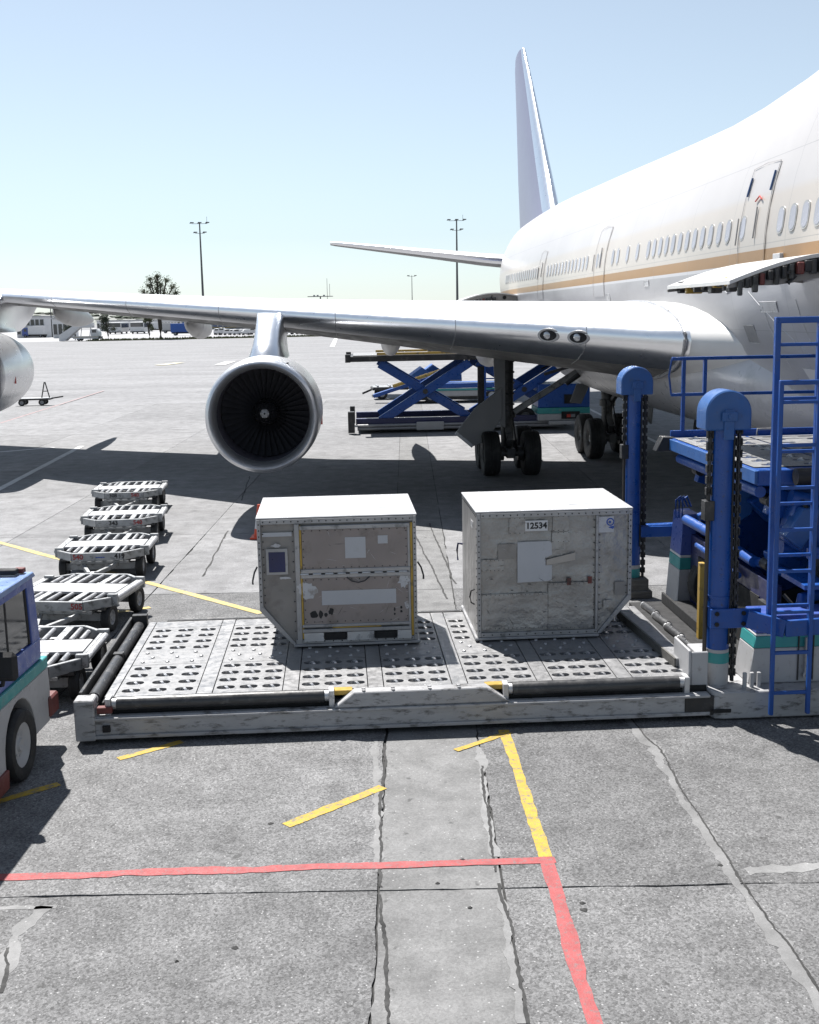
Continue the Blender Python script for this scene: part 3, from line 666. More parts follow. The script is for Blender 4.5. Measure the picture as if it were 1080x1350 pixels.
for s, nm in ((1, 'wing'), (-1, 'wing')):
    secs = [foil(b, 18, s) for b in BS]
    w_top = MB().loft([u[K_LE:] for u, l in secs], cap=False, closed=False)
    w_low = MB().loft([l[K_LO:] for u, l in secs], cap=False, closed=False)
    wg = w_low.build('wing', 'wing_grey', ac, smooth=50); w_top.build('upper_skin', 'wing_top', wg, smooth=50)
    le = MB().loft([u[K_LE::-1]+l[1:K_LO+1] for u, l in secs], cap=False, closed=False)
    le.build('leading_edge', 'alu_bright', wg, smooth=60)
    tipu, tipl = secs[-1]; MB().add(tipu+tipl[::-1], [tuple(range(len(tipu)*2))]).build('wing_tip', 'wing_top', wg)
    fil = [(lambda f: f[0][::-1]+f[1][1:])(foil(b, 18, s)) for b in (3.55, 3.2, 2.6, 1.2)]
    for k_, fo in enumerate(fil): fil[k_] = [v+Vector((0, -.25*k_*max(0, 1-abs(j-18)/14), 0)) for j, v in enumerate(fo)]
    MB().loft(fil, cap=False, closed=False).build('root_fillet', 'ac_white', wg, smooth=60)
    if s == 1: WG = wg
def lowz(a, b):                                           # z of the lower skin
    a0, c_, t_, z0 = wst(b); x = (a-a0)/c_; y = 5*t_*(.2969*math.sqrt(x)-.126*x-.3516*x*x+.2843*x**3-.1036*x**4)
    return z0+(.006*4*x*(1-x)-y*.95)*c_-x*c_*.018
# slat joints and access panels on the underside
for b in (5.2, 7.6, 10.2, 13.2, 16, 18.6):
    u, l = foil(b); pts = [q+Vector((0, -.006, 0)) for q in u[4::-1]+l[1:5]]
    MB().tube(pts, .007, 5).build('slat_joint', 'alu_dull', WG)
random.seed(12)
for k in range(34):
    b = random.uniform(5, 22); a0, c_, _, _ = wst(b); f0 = random.uniform(.16, .7); wa_, wb_ = random.uniform(.25, .6), random.uniform(.25, .9)
    q = []
    for da, db in ((0, 0), (wa_, 0), (wa_, wb_), (0, wb_)):
        aa, bb = a0+f0*c_+da+db*.6, b+db; q.append(P(aa, bb, lowz(aa, bb)-.008))
    MB().add(q, [(0, 1, 2, 3)]).build('access_panel', ['door_grey', 'gear_dark', 'wing_grey'][k % 3], WG, smooth=0)
# root sealant strip
u, l = foil(3.62, 24); pts = [q+Vector((-.03, 0, 0)) for q in u[14:0:-1]] + [l[0]+Vector((-.04, -.03, 0))] + [q+Vector((-.03, 0, -.02)) for q in l[1:14]]
MB().tube(pts, .035, 6).build('root_seal', 'alu_dull', WG)
# landing lights let into the leading edge
for px in (724, 764):
    best = min((4+.01*i for i in range(300)), key=lambda b: abs((lambda w: 540+1500*(w-Vector((0, 0, CAM_H))).dot(_r2)/(w-Vector((0, 0, CAM_H))).dot(_f))(Matrix.Rotation(.0434, 4, 'Z') @ P(wst(b)[0], b, wst(b)[3]) + Vector((8.299, 32.908, 0)))-px))
    u, l = foil(best); c_ = u[0].lerp(l[1], .35); nrm = Vector((-.62, -.76, -.12)).normalized(); tn = Vector((0, 0, 1)).cross(nrm).normalized(); bn = nrm.cross(tn)
    ell = lambda ra, rb, n=24: [(ra*math.cos(2*math.pi*i/n), rb*math.sin(2*math.pi*i/n)) for i in range(n)]
    lt = MB().prism(ell(.25, .145), c_-nrm*.10, tn, bn, nrm*.125).build('landing_light', 'alu', ac, .008)
    MB().prism(ell(.19, .105), c_+nrm*.027, tn, bn, nrm*.004).build('lamp_recess', 'black', lt)
    MB().lathe([(.001, .02), (.05, .016), (.075, .004), (.078, 0)], c_+nrm*.031-tn*.03, nrm, 20).build('lamp', 'lens', lt)

# ---- flap track fairings
for b, a0, a1, r in ((5.35, 34.5, 40.6, .62), (8.6, 34.6, 40.8, .5), (15.2, 37.2, 43.2, .46), (20.2, 40, 45.6, .42)):
    zz = lowz(min(a0+.5, wst(b)[0]+wst(b)[1]*.9), b)-.02
    prof = [(.02, 0), (.45, .25), (.78, .8), (.97, 1.7), (1, 2.6), (.9, 3.6), (.62, 4.8), (.25, 5.7), (.03, a1-a0)]
    rings = []
    for f_, d in prof:
        rings.append([P(a0+d, b+r*.66*f_*math.cos(2*math.pi*i/24), zz-.18+r*f_*math.sin(2*math.pi*i/24)-(.06*d)) for i in range(24)])
    MB().loft(rings).build('flap_track_fairing', pmat('fairing_skin', (.46, .46, .46), .38, .3, var=.15, vs=1.2, dirt=(.2, .2, .2), damt=.2, dscale=1.5, rvar=.05), ac, smooth=60)

# ---- engines
def engine(a, b, z):
    o_ = P(a, b, z); ax = (0, 1, 0)
    out = [(1.012, .42), (1.025, .28), (1.05, .15), (1.09, .05), (1.135, 0), (1.18, .02), (1.205, .07), (1.225, .16), (1.24, .3)]
    nc = MB().lathe([(1.24, .3), (1.255, .7), (1.262, 1.3), (1.255, 2.0), (1.21, 2.8), (1.13, 3.45), (1.05, 3.9), (1.02, 3.9), (1.0, 3.2)], (0, 0, 0), ax, 64)
    o = nc.build('engine', pmat('nacelle_skin', (.8, .81, .83), .3, .7, var=.04, vs=1.1, rvar=.04), ac, smooth=60, loc=o_)
    MB().lathe(out, (0, 0, 0), ax, 64).build('intake_lip', 'lip', o, smooth=60)
    MB().lathe([(1.012, .42), (1.0, .7), (1.01, .95), (1.02, 1.3), (1.02, 1.6)], (0, 0, 0), ax, 64).build('intake_liner', 'intake', o, smooth=60)
    MB().lathe([(1.02, 1.6), (.01, 1.6)], (0, 0, 0), ax, 48).build('fan_backplate', 'black', o)
    MB().lathe([(.85, 3.0), (.82, 3.9), (.62, 5.0), (.5, 5.5), (.35, 5.5), (.2, 5.9), (.02, 6.3)], (0, 0, 0), ax, 40).build('core_cowl', 'alu_dull', o, smooth=60)
    MB().lathe([(.02, .78), (.07, .80), (.1, .84)], (0, 0, 0), ax, 32).build('spinner_tip', 'rim', o, smooth=60)
    sp = MB().lathe([(.1, .841), (.2, .98), (.3, 1.18), (.34, 1.4)], (0, 0, 0), ax, 32).build('spinner', pmat('spinner_black', (.02, .02, .022), .3), o, smooth=60)
    bm_ = MB(); n = 8; L, T = [], []
    for i in range(n+1):
        f = i/n; r = .3+.7*f; tw = R(28+34*f); ch = .15+.05*f
        c_ = Vector((0, 1.28, r)); d = Vector((math.sin(tw), math.cos(tw), 0))*ch/2
        L.append(c_-d); T.append(c_+d)
    q = L+T; th_ = .006
    bm_.add(q, [(i, i+1, n+2+i, n+1+i) for i in range(n)]); bme = bm_.mesh('fan_blade', M['blade'])
    for k in range(38): obj('fan_blade', bme, o, None, (0, 0, 0), (0, 2*math.pi*k/38, 0))
    for k in range(6):
        an = k*math.pi/3; MB().cyl((.085*math.cos(an), .80, .085*math.sin(an)), (.085*math.cos(an), .83, .085*math.sin(an)), .012, n=6).build('bolt', 'lens', o)
    # pylon: rounded strut from the nacelle crown up and back into the wing
    a0, c_, t_, z0 = wst(b); le_y = a0-a; zt = z0-z
    rings = []
    def sec(zr, y0, y1, hw):
        m_ = 10; pts = []
        for i in range(m_+1):
            an = math.pi*i/m_; pts.append(Vector((hw*math.cos(an), y0+hw*1.5*(1-math.sin(an)), zr)))
        pts += [Vector((-hw*.9, y0+(y1-y0)*.6, zr)), Vector((-.04, y1, zr)), Vector((.04, y1, zr)), Vector((hw*.9, y0+(y1-y0)*.6, zr))]
        return pts
    for f, y0, y1, hw in ((0, 1.35, 6.2, .44), (.14, 1.42, 6.9, .37), (.35, 1.72, 7.6, .315), (.6, 2.2, 8.2, .3), (.82, 2.75, 8.8, .31), (1, 3.3, 9.2, .33)):
        rings.append(sec(1.14+(zt+.02-1.14)*f, y0*le_y/3.66, y1, hw))
    py = MB().loft(rings).build('pylon', 'alu_bright', o, smooth=60)
    for k, yy in enumerate((4.4, 5.0)):
        B(py, 'vent', 'black', -.34, -.30, yy, yy+.22, 1.5, 1.78, 0)
    B(o, 'sensor_port', 'black', .55, .6, .34, .42, 1.105, 1.13, 0)
    B(o, 'red_mark', 'signal_red', 1.2, 1.262, 1.2, 1.22, -.3, -.1, 0)
    return o
engine(23.75, 11.79, 2.37)
engine(31.6, 20.83, 3.0)

# ---- tail
def surf(name, secs, mat, thick=.1, le_mat=None, smooth=50):
    """secs: (LE point, chord direction y, chord, thickness axis)"""
    rings, ler = [], []
    for le, ch, ax in secs:
        up_, lo_ = [], []
        for i in range(15):
            x = .5*(1-math.cos(math.pi*i/14)); y = 5*thick*(.2969*math.sqrt(x)-.126*x-.3516*x*x+.2843*x**3-.1036*x**4)*ch
            up_.append(le+Vector((0, x*ch, 0))+ax*y); lo_.append(le+Vector((0, x*ch, 0))-ax*y)
        k = 3 if le_mat else 0
        rings.append(up_[k:]+lo_[:k:-1] if k == 0 else up_[k:]+lo_[:k-1:-1]); ler.append(up_[3::-1]+lo_[1:4])
    o = MB().loft(rings).build(name, mat, ac, smooth=smooth)
    if le_mat: MB().loft(ler, cap=False, closed=False).build('leading_edge', le_mat, o, smooth=60)
    return o
X = Vector((1, 0, 0)); Z = Vector((0, 0, 1))
surf('tail_fin', [(P(53.5, 0, 8.5), 13.2, X), (P(55.4, 0, 9.4), 11.9, X), (P(58.2, 0, 12), 9.8, X), (P(62.2, 0, 15.8), 6.5, X), (P(65.0, 0, 18.35), 4.3, X), (P(65.7, 0, 18.95), 3.4, X)], 'fin', .09, 'alu_bright')
for s in (1, -1):
    surf('stabiliser', [(P(58.2, s*.6, 7.05), 8.4, Z), (P(60, s*2.6, 7.3), 7.4, Z), (P(63, s*6.5, 7.9), 5.2, Z), (P(66.3, s*10.8, 8.55), 2.9, Z), (P(66.9, s*11.1, 8.6), 2.2, Z)], 'wing_grey', .085, 'alu_bright')

# ---- landing gear
def gear(a, b, wing, s=1):
    g = MB().cyl(P(a, b, .62), P(a+.05, b, 3.6 if wing else 2.6), .17, .2, 16); g.cyl(P(a, b, .5), P(a, b, 1.5), .11, n=14); g.cyl(P(a, b, 1.55), P(a, b, 1.75), .25, n=16)
    g.beam(P(a-.85, b, .62), P(a+.85, b, .62), .24, .26)
    for k in range(5): g.cyl(P(a-.02, b, 1.9+k*.3), P(a-.02, b, 1.95+k*.3), .215, n=14)
    o = g.build('landing_gear', 'gear_dark', ac, .01)
    for da in (-.74, .74):
        MB().cyl(P(a+da, b-.56, .62), P(a+da, b+.56, .62), .085, n=12).build('axle', 'gear_dark', o)
        for db in (-.56, .56):
            wheel(o, P(a+da, b+db, .622), (1, 0, 0), .62, .46, 'gear', True, .42)
            MB().cyl(P(a+da, b+db*.35, .62), P(a+da, b+db*.6, .62), .2, n=16).build('brake', 'gear_dark', o)
    MB().tube([P(a-.22, b+.1, 1.7), P(a-.32, b+.12, 1.2), P(a-.5, b+.1, .8)], .03, 6).build('hose', 'rubber', o)
    MB().tube([P(a-.22, b-.08, 2.4), P(a-.3, b-.12, 1.6), P(a-.4, b-.2, .9)], .022, 6).build('hose', 'rubber', o)
    MB().beam(P(a-.1, b, 1.35), P(a-.6, b, 1.0), .16, .06).build('torque_link', 'gear', o); MB().beam(P(a-.6, b, 1.0), P(a-.12, b, .66), .14, .06).build('torque_link', 'gear', o)
    return o
g1 = gear(31.3, 5.52, True)
MB().beam(P(31.2, 5.35, 1.7), P(31.0, 2.7, 3.35), .17, .17).build('side_brace', 'gear', g1, .02)
MB().beam(P(31.1, 4.5, 2.75), P(30.95, 2.9, 3.2), .08, .08).build('lock_brace', 'gear_dark', g1)
MB().cyl(P(31.1, 3.9, 2.5), P(31.0, 3.0, 3.1), .1, n=12).build('actuator', 'gear_dark', g1)
MB().tube([P(31, 4.6, 2.9), P(31, 4.1, 3.15), P(30.9, 3.6, 2.95), P(30.9, 3.1, 3.2)], .025, 6).build('hydraulic_hose', 'rubber', g1)
# strut door (upright) and the large slanted wheel door
MB().prism([(5.62, 3.3), (5.95, 3.3), (5.9, 1.95), (5.75, 1.35), (5.62, 1.3)], P(30.85, 0, 0), (-1, 0, 0), (0, 0, 1), (0, .05, 0)).build('strut_door', 'door_grey', g1, .01)
MB().prism([(5.72, 2.45), (5.72, 1.6), (6.15, .95), (6.55, .8), (7.02, 1.2), (6.5, 1.85)], P(30.8, 0, 0), (-1, 0, 0), (0, 0, 1), (0, .05, 0)).build('wheel_door', 'door_grey', g1, .01)
MB().beam(P(30.82, 7.02, 1.2), P(30.82, 6.55, .8), .07, .09).build('door_edge', 'alu_dull', g1)
g2 = gear(34.5, 1.95, False); g3 = gear(34.5, -1.95, False)
MB().prism([(2.65, 2.35), (3.1, 2.3), (3.3, 1.75), (2.95, 1.7)], P(33.6, 0, 0), (-1, 0, 0), (0, 0, 1), (0, .05, 0)).build('wheel_door', 'door_grey', g2, .01)
for gg, sb in ((g2, 1), (g3, -1)):
    MB().prism([(0, 2.0), (1.2, 2.0), (1.1, 1.15), (.25, 1.05)], P(33.2, sb*.85, 0), (0, 1, 0), (0, 0, 1), (.05, 0, 0)).build('gear_door', 'door_grey', gg, .01)
    MB().beam(P(34.8, sb*1.92, 1.4), P(33.2, sb*1.7, 2.4), .12, .12).build('drag_brace', 'gear_dark', gg)

# ---- forward cargo door, swung up and out, latches along its free edge
def cargo_door(a0, a1, b0, z0, L, drop, name='cargo_door'):
    prof = [(b0+L*f, z0-drop*f**1.5+(.10 if a0 < 20 else .24)*math.sin(math.pi*f)) for f in [i/10 for i in range(11)]]
    skin = MB(); n = len(prof)
    q = [P(a, b, z) for a in (a0, a1) for b, z in prof] + [P(a, b, z-.045) for a in (a0, a1) for b, z in prof]
    f_ = [(i, i+1, n+i+1, n+i) for i in range(n-1)] + [(2*n+i, 3*n+i, 3*n+i+1, 2*n+i+1) for i in range(n-1)]
    f_ += [(i, 2*n+i, 2*n+i+1, i+1) for i in range(n-1)] + [(n+i, n+i+1, 3*n+i+1, 3*n+i) for i in range(n-1)] + [(n-1, 2*n-1, 4*n-1, 3*n-1), (0, 2*n, 3*n, n)]
    skin.add(q, f_); o = skin.build(name, 'ac_white', ac, smooth=50)
    for aa in (a0+.05, a1-.05):                            # end ribs
        rb = [(b, z-.05) for b, z in prof] + [(b, z-.05-.24*min(1, (b0+L-b)/.8+.15)) for b, z in prof[::-1]]
        MB().prism(rb, P(aa, 0, 0), (-1, 0, 0), (0, 0, 1), (0, .05, 0)).build('rib', 'uld_side', o)
    inn = MB()
    inn.add([P(a, b, z-.2) for a in (a0+.1, a1-.1) for b, z in prof[:8]], [(i, i+1, 9+i, 8+i) for i in range(7)]); inn.build('inner_lining', 'wing_grey', o)
    random.seed(4); k = 0; a = a0+.08; bb, zz = prof[-2]
    while a < a1-.15:
        w_ = random.uniform(.07, .16); h = random.uniform(.07, .17)
        B(o, 'latch', ['gear_dark', 'dark', 'gear_dark', 'yellow'][k % 4], -bb+random.uniform(-.12, .02), -bb+random.uniform(.06, .22), a-31.8, a+w_-31.8, zz-.05-h, zz-.02, .01); a += w_+.03; k += 1
    for q_ in range(13):
        f = .42+q_*.044; bb = b0+L*f; zz = z0-drop*f**1.5+.10*math.sin(math.pi*f); h = random.uniform(.1, .19)
        B(o, 'latch', ['gear_dark', 'dark', 'gear_dark', 'dark', 'red'][q_ % 5], -bb, -bb+random.uniform(.05, .085), a0-31.8-random.uniform(.02, .1), a0-31.8+.04, zz-.06-h, zz-.05, .012)
    MB().cyl(P(a0+.02, b0+.75, prof[4][1]-.2), P(a0+.05, b0+.75, prof[4][1]-.2), .075, n=16).build('lightening_hole', 'black', o)
    MB().tube([P(a0+.03, b0+1.25, prof[6][1]-.08), P(a0-.02, b0+1.3, prof[6][1]-.16), P(a0+.0, b0+1.2, prof[6][1]-.22), P(a0+.02, b0+1.28, prof[6][1]-.3)], .03, 8).build('hook', 'gear_dark', o)
    return o
cargo_door(13.1, 15.9, 3.2, 5.12, 2.0, .30)
cargo_door(45.4, 48.2, 3.0, 5.08, 2.75, .2)
MB().tube([fpt(a, fang(a, z), .02) for a, z in ((21.5, 5.02), (20.2, 5.0), (19.6, 4.95), (19.2, 4.75))], .025, 6).build('rain_gutter', 'white_clean', ac)
for (a1_, z1_), (a2_, z2_) in (((18.2, 4.75), (14.6, 2.9)), ((16.2, 4.6), (15.7, 2.6)), ((17.6, 4.4), (17.2, 2.5))):
    MB().tube([fpt(a1_+(a2_-a1_)*i/14, fang(a1_+(a2_-a1_)*i/14, z1_+(z2_-z1_)*i/14), .001) for i in range(15)], .006, 5).build('skin_seam', 'alu_dull', ac)
for a1_, a2_, z1_, z2_, mt_ in ((17.0, 17.75, 4.42, 4.58, 'alu_dull'), (18.3, 18.8, 3.9, 4.2, 'door_grey'), (16.4, 16.9, 3.2, 3.55, 'ac_white'), (24.6, 25.0, 5.0, 5.12, 'alu_dull'), (28.6, 29.0, 4.7, 4.9, 'alu_dull')):
    hb_ = MB(); skin_patch(hb_, a1_, a2_, z1_, z2_, .005, 4); hb_.build('service_hatch', mt_, ac, smooth=60)
    MB().tube([fpt(a_q, fang(a_q, z_q), .006) for a_q, z_q in ((a1_, z1_), (a2_, z1_), (a2_, z2_), (a1_, z2_), (a1_, z1_))], .005, 5).build('hatch_seam', 'alu_dull', ac)
dark_patch = MB(); skin_patch(dark_patch, 13.2, 14.9, 2.75, 4.5, .012); dark_patch.build('hold_dark_patch', 'black', ac, smooth=60)  # black patch painted on the skin for the dark of the open hold

# ================================================================== CARGO LOADER with lowered platform (local: x along the machine, y away)
ld = thing('cargo_loader', 'blue and white cargo loader with lowered roller platform beneath the two containers', 'cargo loader', (0, 13.3, 0), .06)
DZ = .45
# deck pan and frame
B(ld, 'deck_pan', 'black', -3.42, 3.2, -1.34, 1.78, .2, .36, 0)
fb = MB().box(-3.69, 3.2, -1.47, -1.37, .05, .3); fb.build('front_beam', 'white_chip', ld, .012)
MB().prism([(-.95, .3), (-.72, .47), (.72, .47), (.98, .3)], (0, -1.475, 0), (1, 0, 0), (0, 0, 1), (0, .16, 0)).build('centre_bridge', 'white_chip', ld, .01)
B(ld, 'beam_lip', 'white_chip', -3.69, 3.2, -1.50, -1.473, .06, .10); B(ld, 'beam_lip', 'white_chip', -3.6, 3.2, -1.50, -1.473, .265, .295)
B(ld, 'corner_post', 'white_chip', -3.71, -3.5, -1.51, -1.30, .045, .5, .012)
B(ld, 'tow_socket', 'black', -3.42, -3.34, -1.512, -1.48, .14, .21, 0)
B(ld, 'red_bracket', 'red', -3.48, -3.32, -1.46, -1.38, .33, .4)
B(ld, 'beam_end', 'dark', 2.92, 3.3, -1.485, -1.3, .06, .28)
for k, x in enumerate((-.62, -.3, .1, .42)):
    for y in (-1.44, -1.37): MB().cyl((x, y, .468), (x, y, .485), .022, n=8).build('bolt', 'alu', ld)
B(ld, 'yellow_plate', 'yellow', -1.0, -.74, -1.34, -1.22, .40, .455); B(ld, 'yellow_plate', 'yellow', .72, .98, -1.34, -1.22, .40, .455)
def roll(a, b, r, name='edge_roller', mat='roller'):
    a, b = Vector(a), Vector(b); d = (b-a).normalized()
    o = MB().cyl(a, b, r, n=24).build(name, mat, ld)
    for p, q in ((a-d*.05, a-d*.005), (b+d*.005, b+d*.05)): MB().cyl(p, q, r*.8, n=14).build('end_cap', 'alu_dull', o)
    return o
roll((-3.28, -1.35, .405), (-1.05, -1.35, .405), .075); roll((1.02, -1.35, .405), (2.88, -1.35, .405), .075)
for x in (-3.37, -.97, .94, 2.96): B(ld, 'roller_bracket', 'alu_dull', x-.03, x+.03, -1.42, -1.27, .28, .48)
B(ld, 'side_channel', 'dark', -3.70, -3.66, -1.28, 1.85, .1, .52); B(ld, 'side_channel', 'dark', -3.46, -3.435, -1.28, 1.8, .1, .4)
B(ld, 'channel_floor', 'dark', -3.655, -3.465, -1.28, 1.8, .2, .25)
roll((-3.56, -1.2, .42), (-3.56, .18, .42), .07); roll((-3.56, .32, .42), (-3.56, 1.7, .42), .07)
B(ld, 'roller_bracket', 'dark', -3.62, -3.5, .2, .3, .25, .5); B(ld, 'roller_bracket', 'dark', -3.66, -3.46, 1.76, 1.86, .2, .56)
B(ld, 'rear_beam', 'white_chip', -3.4, 3.2, 1.8, 1.9, .08, .4); MB().cyl((-3.0, 1.95, .42), (-1.6, 1.95, .42), .025, n=8).build('rear_rod', 'dark', ld)
B(ld, 'rear_lip', 'dark', -3.2, 3.0, 1.80, 1.88, .403, .462)
# deck surface: perforated plates between smooth strips, casters in the holes
def perforated(x0, x1, y0, y1, nx, ny, ha, hb):
    mb = MB(); cw, ch = (x1-x0)/nx, (y1-y0)/ny; n = 16; cs = []
    for i in range(nx):
        for j in range(ny):
            cx, cy = x0+(i+.5)*cw, y0+(j+.5)*ch; cs.append((cx, cy)); o_, h_ = [], []
            for k in range(n):
                a = 2*math.pi*k/n; c_, s_ = math.cos(a), math.sin(a); m_ = max(abs(c_), abs(s_))
                o_.append((cx+cw/2*c_/m_, cy+ch/2*s_/m_, DZ))
                f = (abs(c_)**3+abs(s_)**3)**(-1/3); h_.append((cx+ha*c_*f, cy+hb*s_*f, DZ))
            # square corners
            q = o_+h_+[(x, y, DZ-.07) for x, y, z in h_]
            mb.add(q, [(k, (k+1) % n, n+(k+1) % n, n+k) for k in range(n)] + [(n+k, n+(k+1) % n, 2*n+(k+1) % n, 2*n+k) for k in range(n)])
    return mb, cs
cw_ = MB().cyl((-.016, 0, 0), (.016, 0, 0), .05, n=14); cw_.cyl((-.05, 0, 0), (.05, 0, 0), .014, n=8)
cme = cw_.mesh('caster_wheel', pmat('caster_steel', (.7, .7, .71), .3, .6, var=.15), 0)
def caster(x, y, parent, z=DZ-.036): return obj('caster_wheel', cme, parent, None, (x, y, z), (0, 0, R(38)))
xs = [-3.42, -2.36, -1.42, -.48, .45, 1.4, 2.3, 3.19]
for i in range(7):
    x0, x1 = xs[i]+.093, xs[i+1]-.093
    for y0, y1 in ((-1.2, -.14), (.42, 1.48)):
        mb, cs = perforated(x0, x1, y0, y1, 3, 4, .1, .062); o = mb.build('perforated_plate', 'steel', ld, smooth=0)
        for cx, cy in cs: caster(cx-x0*0, cy, o)
    o = B(ld, 'ball_plate', 'steel', x0, x1, -.135, .415, DZ-.03, DZ+.001, 0)
    sb = MB()
    for ix in range(3):
        for iy in range(3):
            c_ = (x0+(ix+.5)*(x1-x0)/3+(.05 if iy % 2 else -.04), -.135+.55*(iy+.5)/3)
            sb.lathe([(.026, 0), (.022, .012), (.012, .019), (.001, .021)], (*c_, DZ+.001), (0, 0, 1), 10)
    sb.build('ball_transfer_set', 'alu', o, kind='stuff')
    B(ld, 'end_plate', 'steel_strip', x0, x1, 1.485, 1.795, DZ-.03, DZ+.001, 0)
    B(ld, 'end_plate', 'steel_strip', x0, x1, -1.265, -1.205, DZ-.03, DZ+.001, 0)
for i, x in enumerate(xs):
    B(ld, 'deck_strip', 'steel_strip', x-.083 if i else -3.43, x+.083 if i < 7 else 3.2, -1.265, 1.795, DZ-.03, DZ+.003, .002)
# right hand guide rail, end rollers, gate plate
MB().beam((3.05, -.95, DZ+.055), (2.92, 1.25, DZ+.055), .16, .1).build('guide_rail', 'steel', ld, .008)
MB().beam((2.96, -.95, DZ+.05), (2.83, 1.25, DZ+.05), .02, .11).build('guide_rail_wood', 'wood', ld)
for k in range(4): roll((3.33, -.5+k*.55, .5), (3.3, -.03+k*.55, .5), .055)
B(ld, 'gate_plate', 'white', 3.0, 3.03, -1.33, -.75, .32, .76, .01); B(ld, 'gate_plate', 'white', 3.032, 3.22, -1.33, -1.30, .32, .74, .01)
B(ld, 'gate_plate', 'white', 3.2, 3.42, -.95, -.6, .3, .62, .01)
# ---- lift columns
def column(x, y, base):
    o = MB().cyl((x, y, .74 if base else .5), (x, y, 3.2), .125, n=28).build('lift_column', 'blue', ld)
    MB().cyl((x, y, .33 if base else .1), (x, y, .58 if base else .3), .129, n=28).build('white_band', 'white', o)
    MB().cyl((x, y, .581 if base else .301), (x, y, .70 if base else .44), .130, n=28).build('teal_band', 'teal', o)
    MB().cyl((x, y, .701 if base else .441), (x, y, .739 if base else .499), .1295, n=28).build('white_band', 'white', o)
    MB().lathe([(.125, 0), (.134, .003), (.134, .03), (.125, .033)], (x, y, 1.32), (0, 0, 1), 28).build('weld_collar', 'blue', o)
    MB().tube([(x+.09, y-.1, .8), (x+.1, y-.11, 1.6), (x+.085, y-.105, 2.4), (x+.09, y-.1, 3.15)], .011, 6).build('cable', 'rubber', o)
    cap = [(.25*math.cos(R(180*i/20)), .18+.25*math.sin(R(180*i/20))) for i in range(21)] + [(-.25, 0), (.25, 0)]
    MB().prism(cap, (x, y-.16, 3.2), (1, 0, 0), (0, 0, 1), (0, .34, 0)).build('chain_guard', 'cap_blue', o, .014)
    B(o, 'guard_bracket', 'cap_blue', x-.055, x+.055, y-.185, y-.161, 3.1, 3.42, .004); B(o, 'guard_bracket', 'cap_blue', x-.085, x+.085, y-.20, y-.186, 3.3, 3.4, .01)
    MB().cyl((x, y-.215, 3.35), (x, y-.2, 3.35), .025, n=6).build('bolt', 'cap_blue', o)
    MB().cyl((x-.155, y-.02, 2.3), (x-.155, y-.02, .12), .024, n=10).build('tie_rod', pmat('brown_rod', (.07, .06, .052), .5, .3, var=.3), o)
    B(o, 'rod_clamp', 'dark', x-.21, x-.1, y-.08, y+.06, 2.2, 2.42)
    def chain(cx, cy, z0, z1, nm):
        mb = MB(); z = z0; k = 0; mb.cyl((cx, cy, z0), (cx, cy, z1), .024, n=6)
        while z < z1:
            if k % 2: mb.box(cx-.036, cx-.018, cy-.026, cy+.026, z, z+.085); mb.box(cx+.018, cx+.036, cy-.026, cy+.026, z, z+.085)
            else: mb.box(cx-.015, cx+.015, cy-.03, cy+.03, z, z+.085)
            z += .062; k += 1
        mb.build(nm, 'dark', o, .004)
    chain(x+.165, y-.03, .35 if base else .3, 3.2, 'lift_chain'); chain(x-.155, y-.02, 2.42, 3.2, 'lift_chain')
    return o
c1 = column(3.37, -1.17, True); c2 = column(3.79, 4.2, False)
MB().prism([(-.14, -.2), (-.1, -.3), (.0, -.33), (1.1, -.33), (1.3, -.24), (1.3, .3), (-.14, .3)], (3.35, -1.2, .02), (1, 0, 0), (0, 1, 0), (0, 0, .31)).build('column_plinth', 'white_chip', ld, .012)
B(ld, 'plinth_slot', 'black', 3.215, 3.42, -1.542, -1.525, .1, .14, 0)
B(ld, 'column_foot', 'wood', 3.62, 4.0, 3.95, 4.4, .02, .3, .01); B(ld, 'column_foot', 'wood', 3.6, 4.05, 3.9, 4.45, .0, .12, .01)
# clamp bracket between column and ladder
o = MB().box(3.235, 3.80, -1.33, -1.30, 1.0, 1.22).box(3.235, 3.27, -1.30, -1.05, 1.0, 1.22).build('clamp_bracket', 'blue_worn', ld, .006)
for x in (3.3, 3.6):
    for z in (1.05, 1.17): MB().cyl((x, -1.35, z), (x, -1.331, z), .025, n=8).build('bolt', 'black', o)
MB().beam((3.62, -1.4, 1.12), (3.96, -1.62, 1.06), .05, .2).build('clamp_arm', 'blue_worn', ld, .006); MB().beam((3.96, -1.62, 1.06), (4.5, -1.62, 1.08), .05, .18).build('clamp_arm', 'blue_worn', ld, .006)
# ---- ladder (front) and the taller frame behind
def ladder(x0, x1, y, z0, z1, n, nm='ladder', w_=.045, top=False, zr=None, mat='blue_worn', lean=0.):
    o = MB().beam((x0, y, z0), (x0+lean, y, z1), w_, w_, (0, 1, 0)).build(nm, mat, ld, .006)
    MB().beam((x1, y, z0), (x1+lean, y, z1), w_, w_, (0, 1, 0)).build('rail', mat, o, .006)
    for k in range(n):
        f = (k+.55)/n; z = (zr or z0)+(z1-(zr or z0))*f; dx = lean*(z-z0)/(z1-z0)
        MB().beam((x0+dx+.02, y, z), (x1+dx-.02, y, z), .036, .036, (0, 1, 0)).build('rung', mat, o, .004)
    if top: MB().beam((x0+lean-w_/2, y, z1), (x1+lean+w_/2, y, z1), w_*1.1, w_*1.1, (0, 1, 0)).build('top_bar', mat, o, .006)
    return o
ladder(3.82, 4.23, -1.66, .1, 3.72, 8, top=True, lean=-.02)
ladder(3.86, 4.32, -1.42, .95, 4.36, 6, 'ladder_frame', .06, True, mat='blue_worn', lean=-.03)
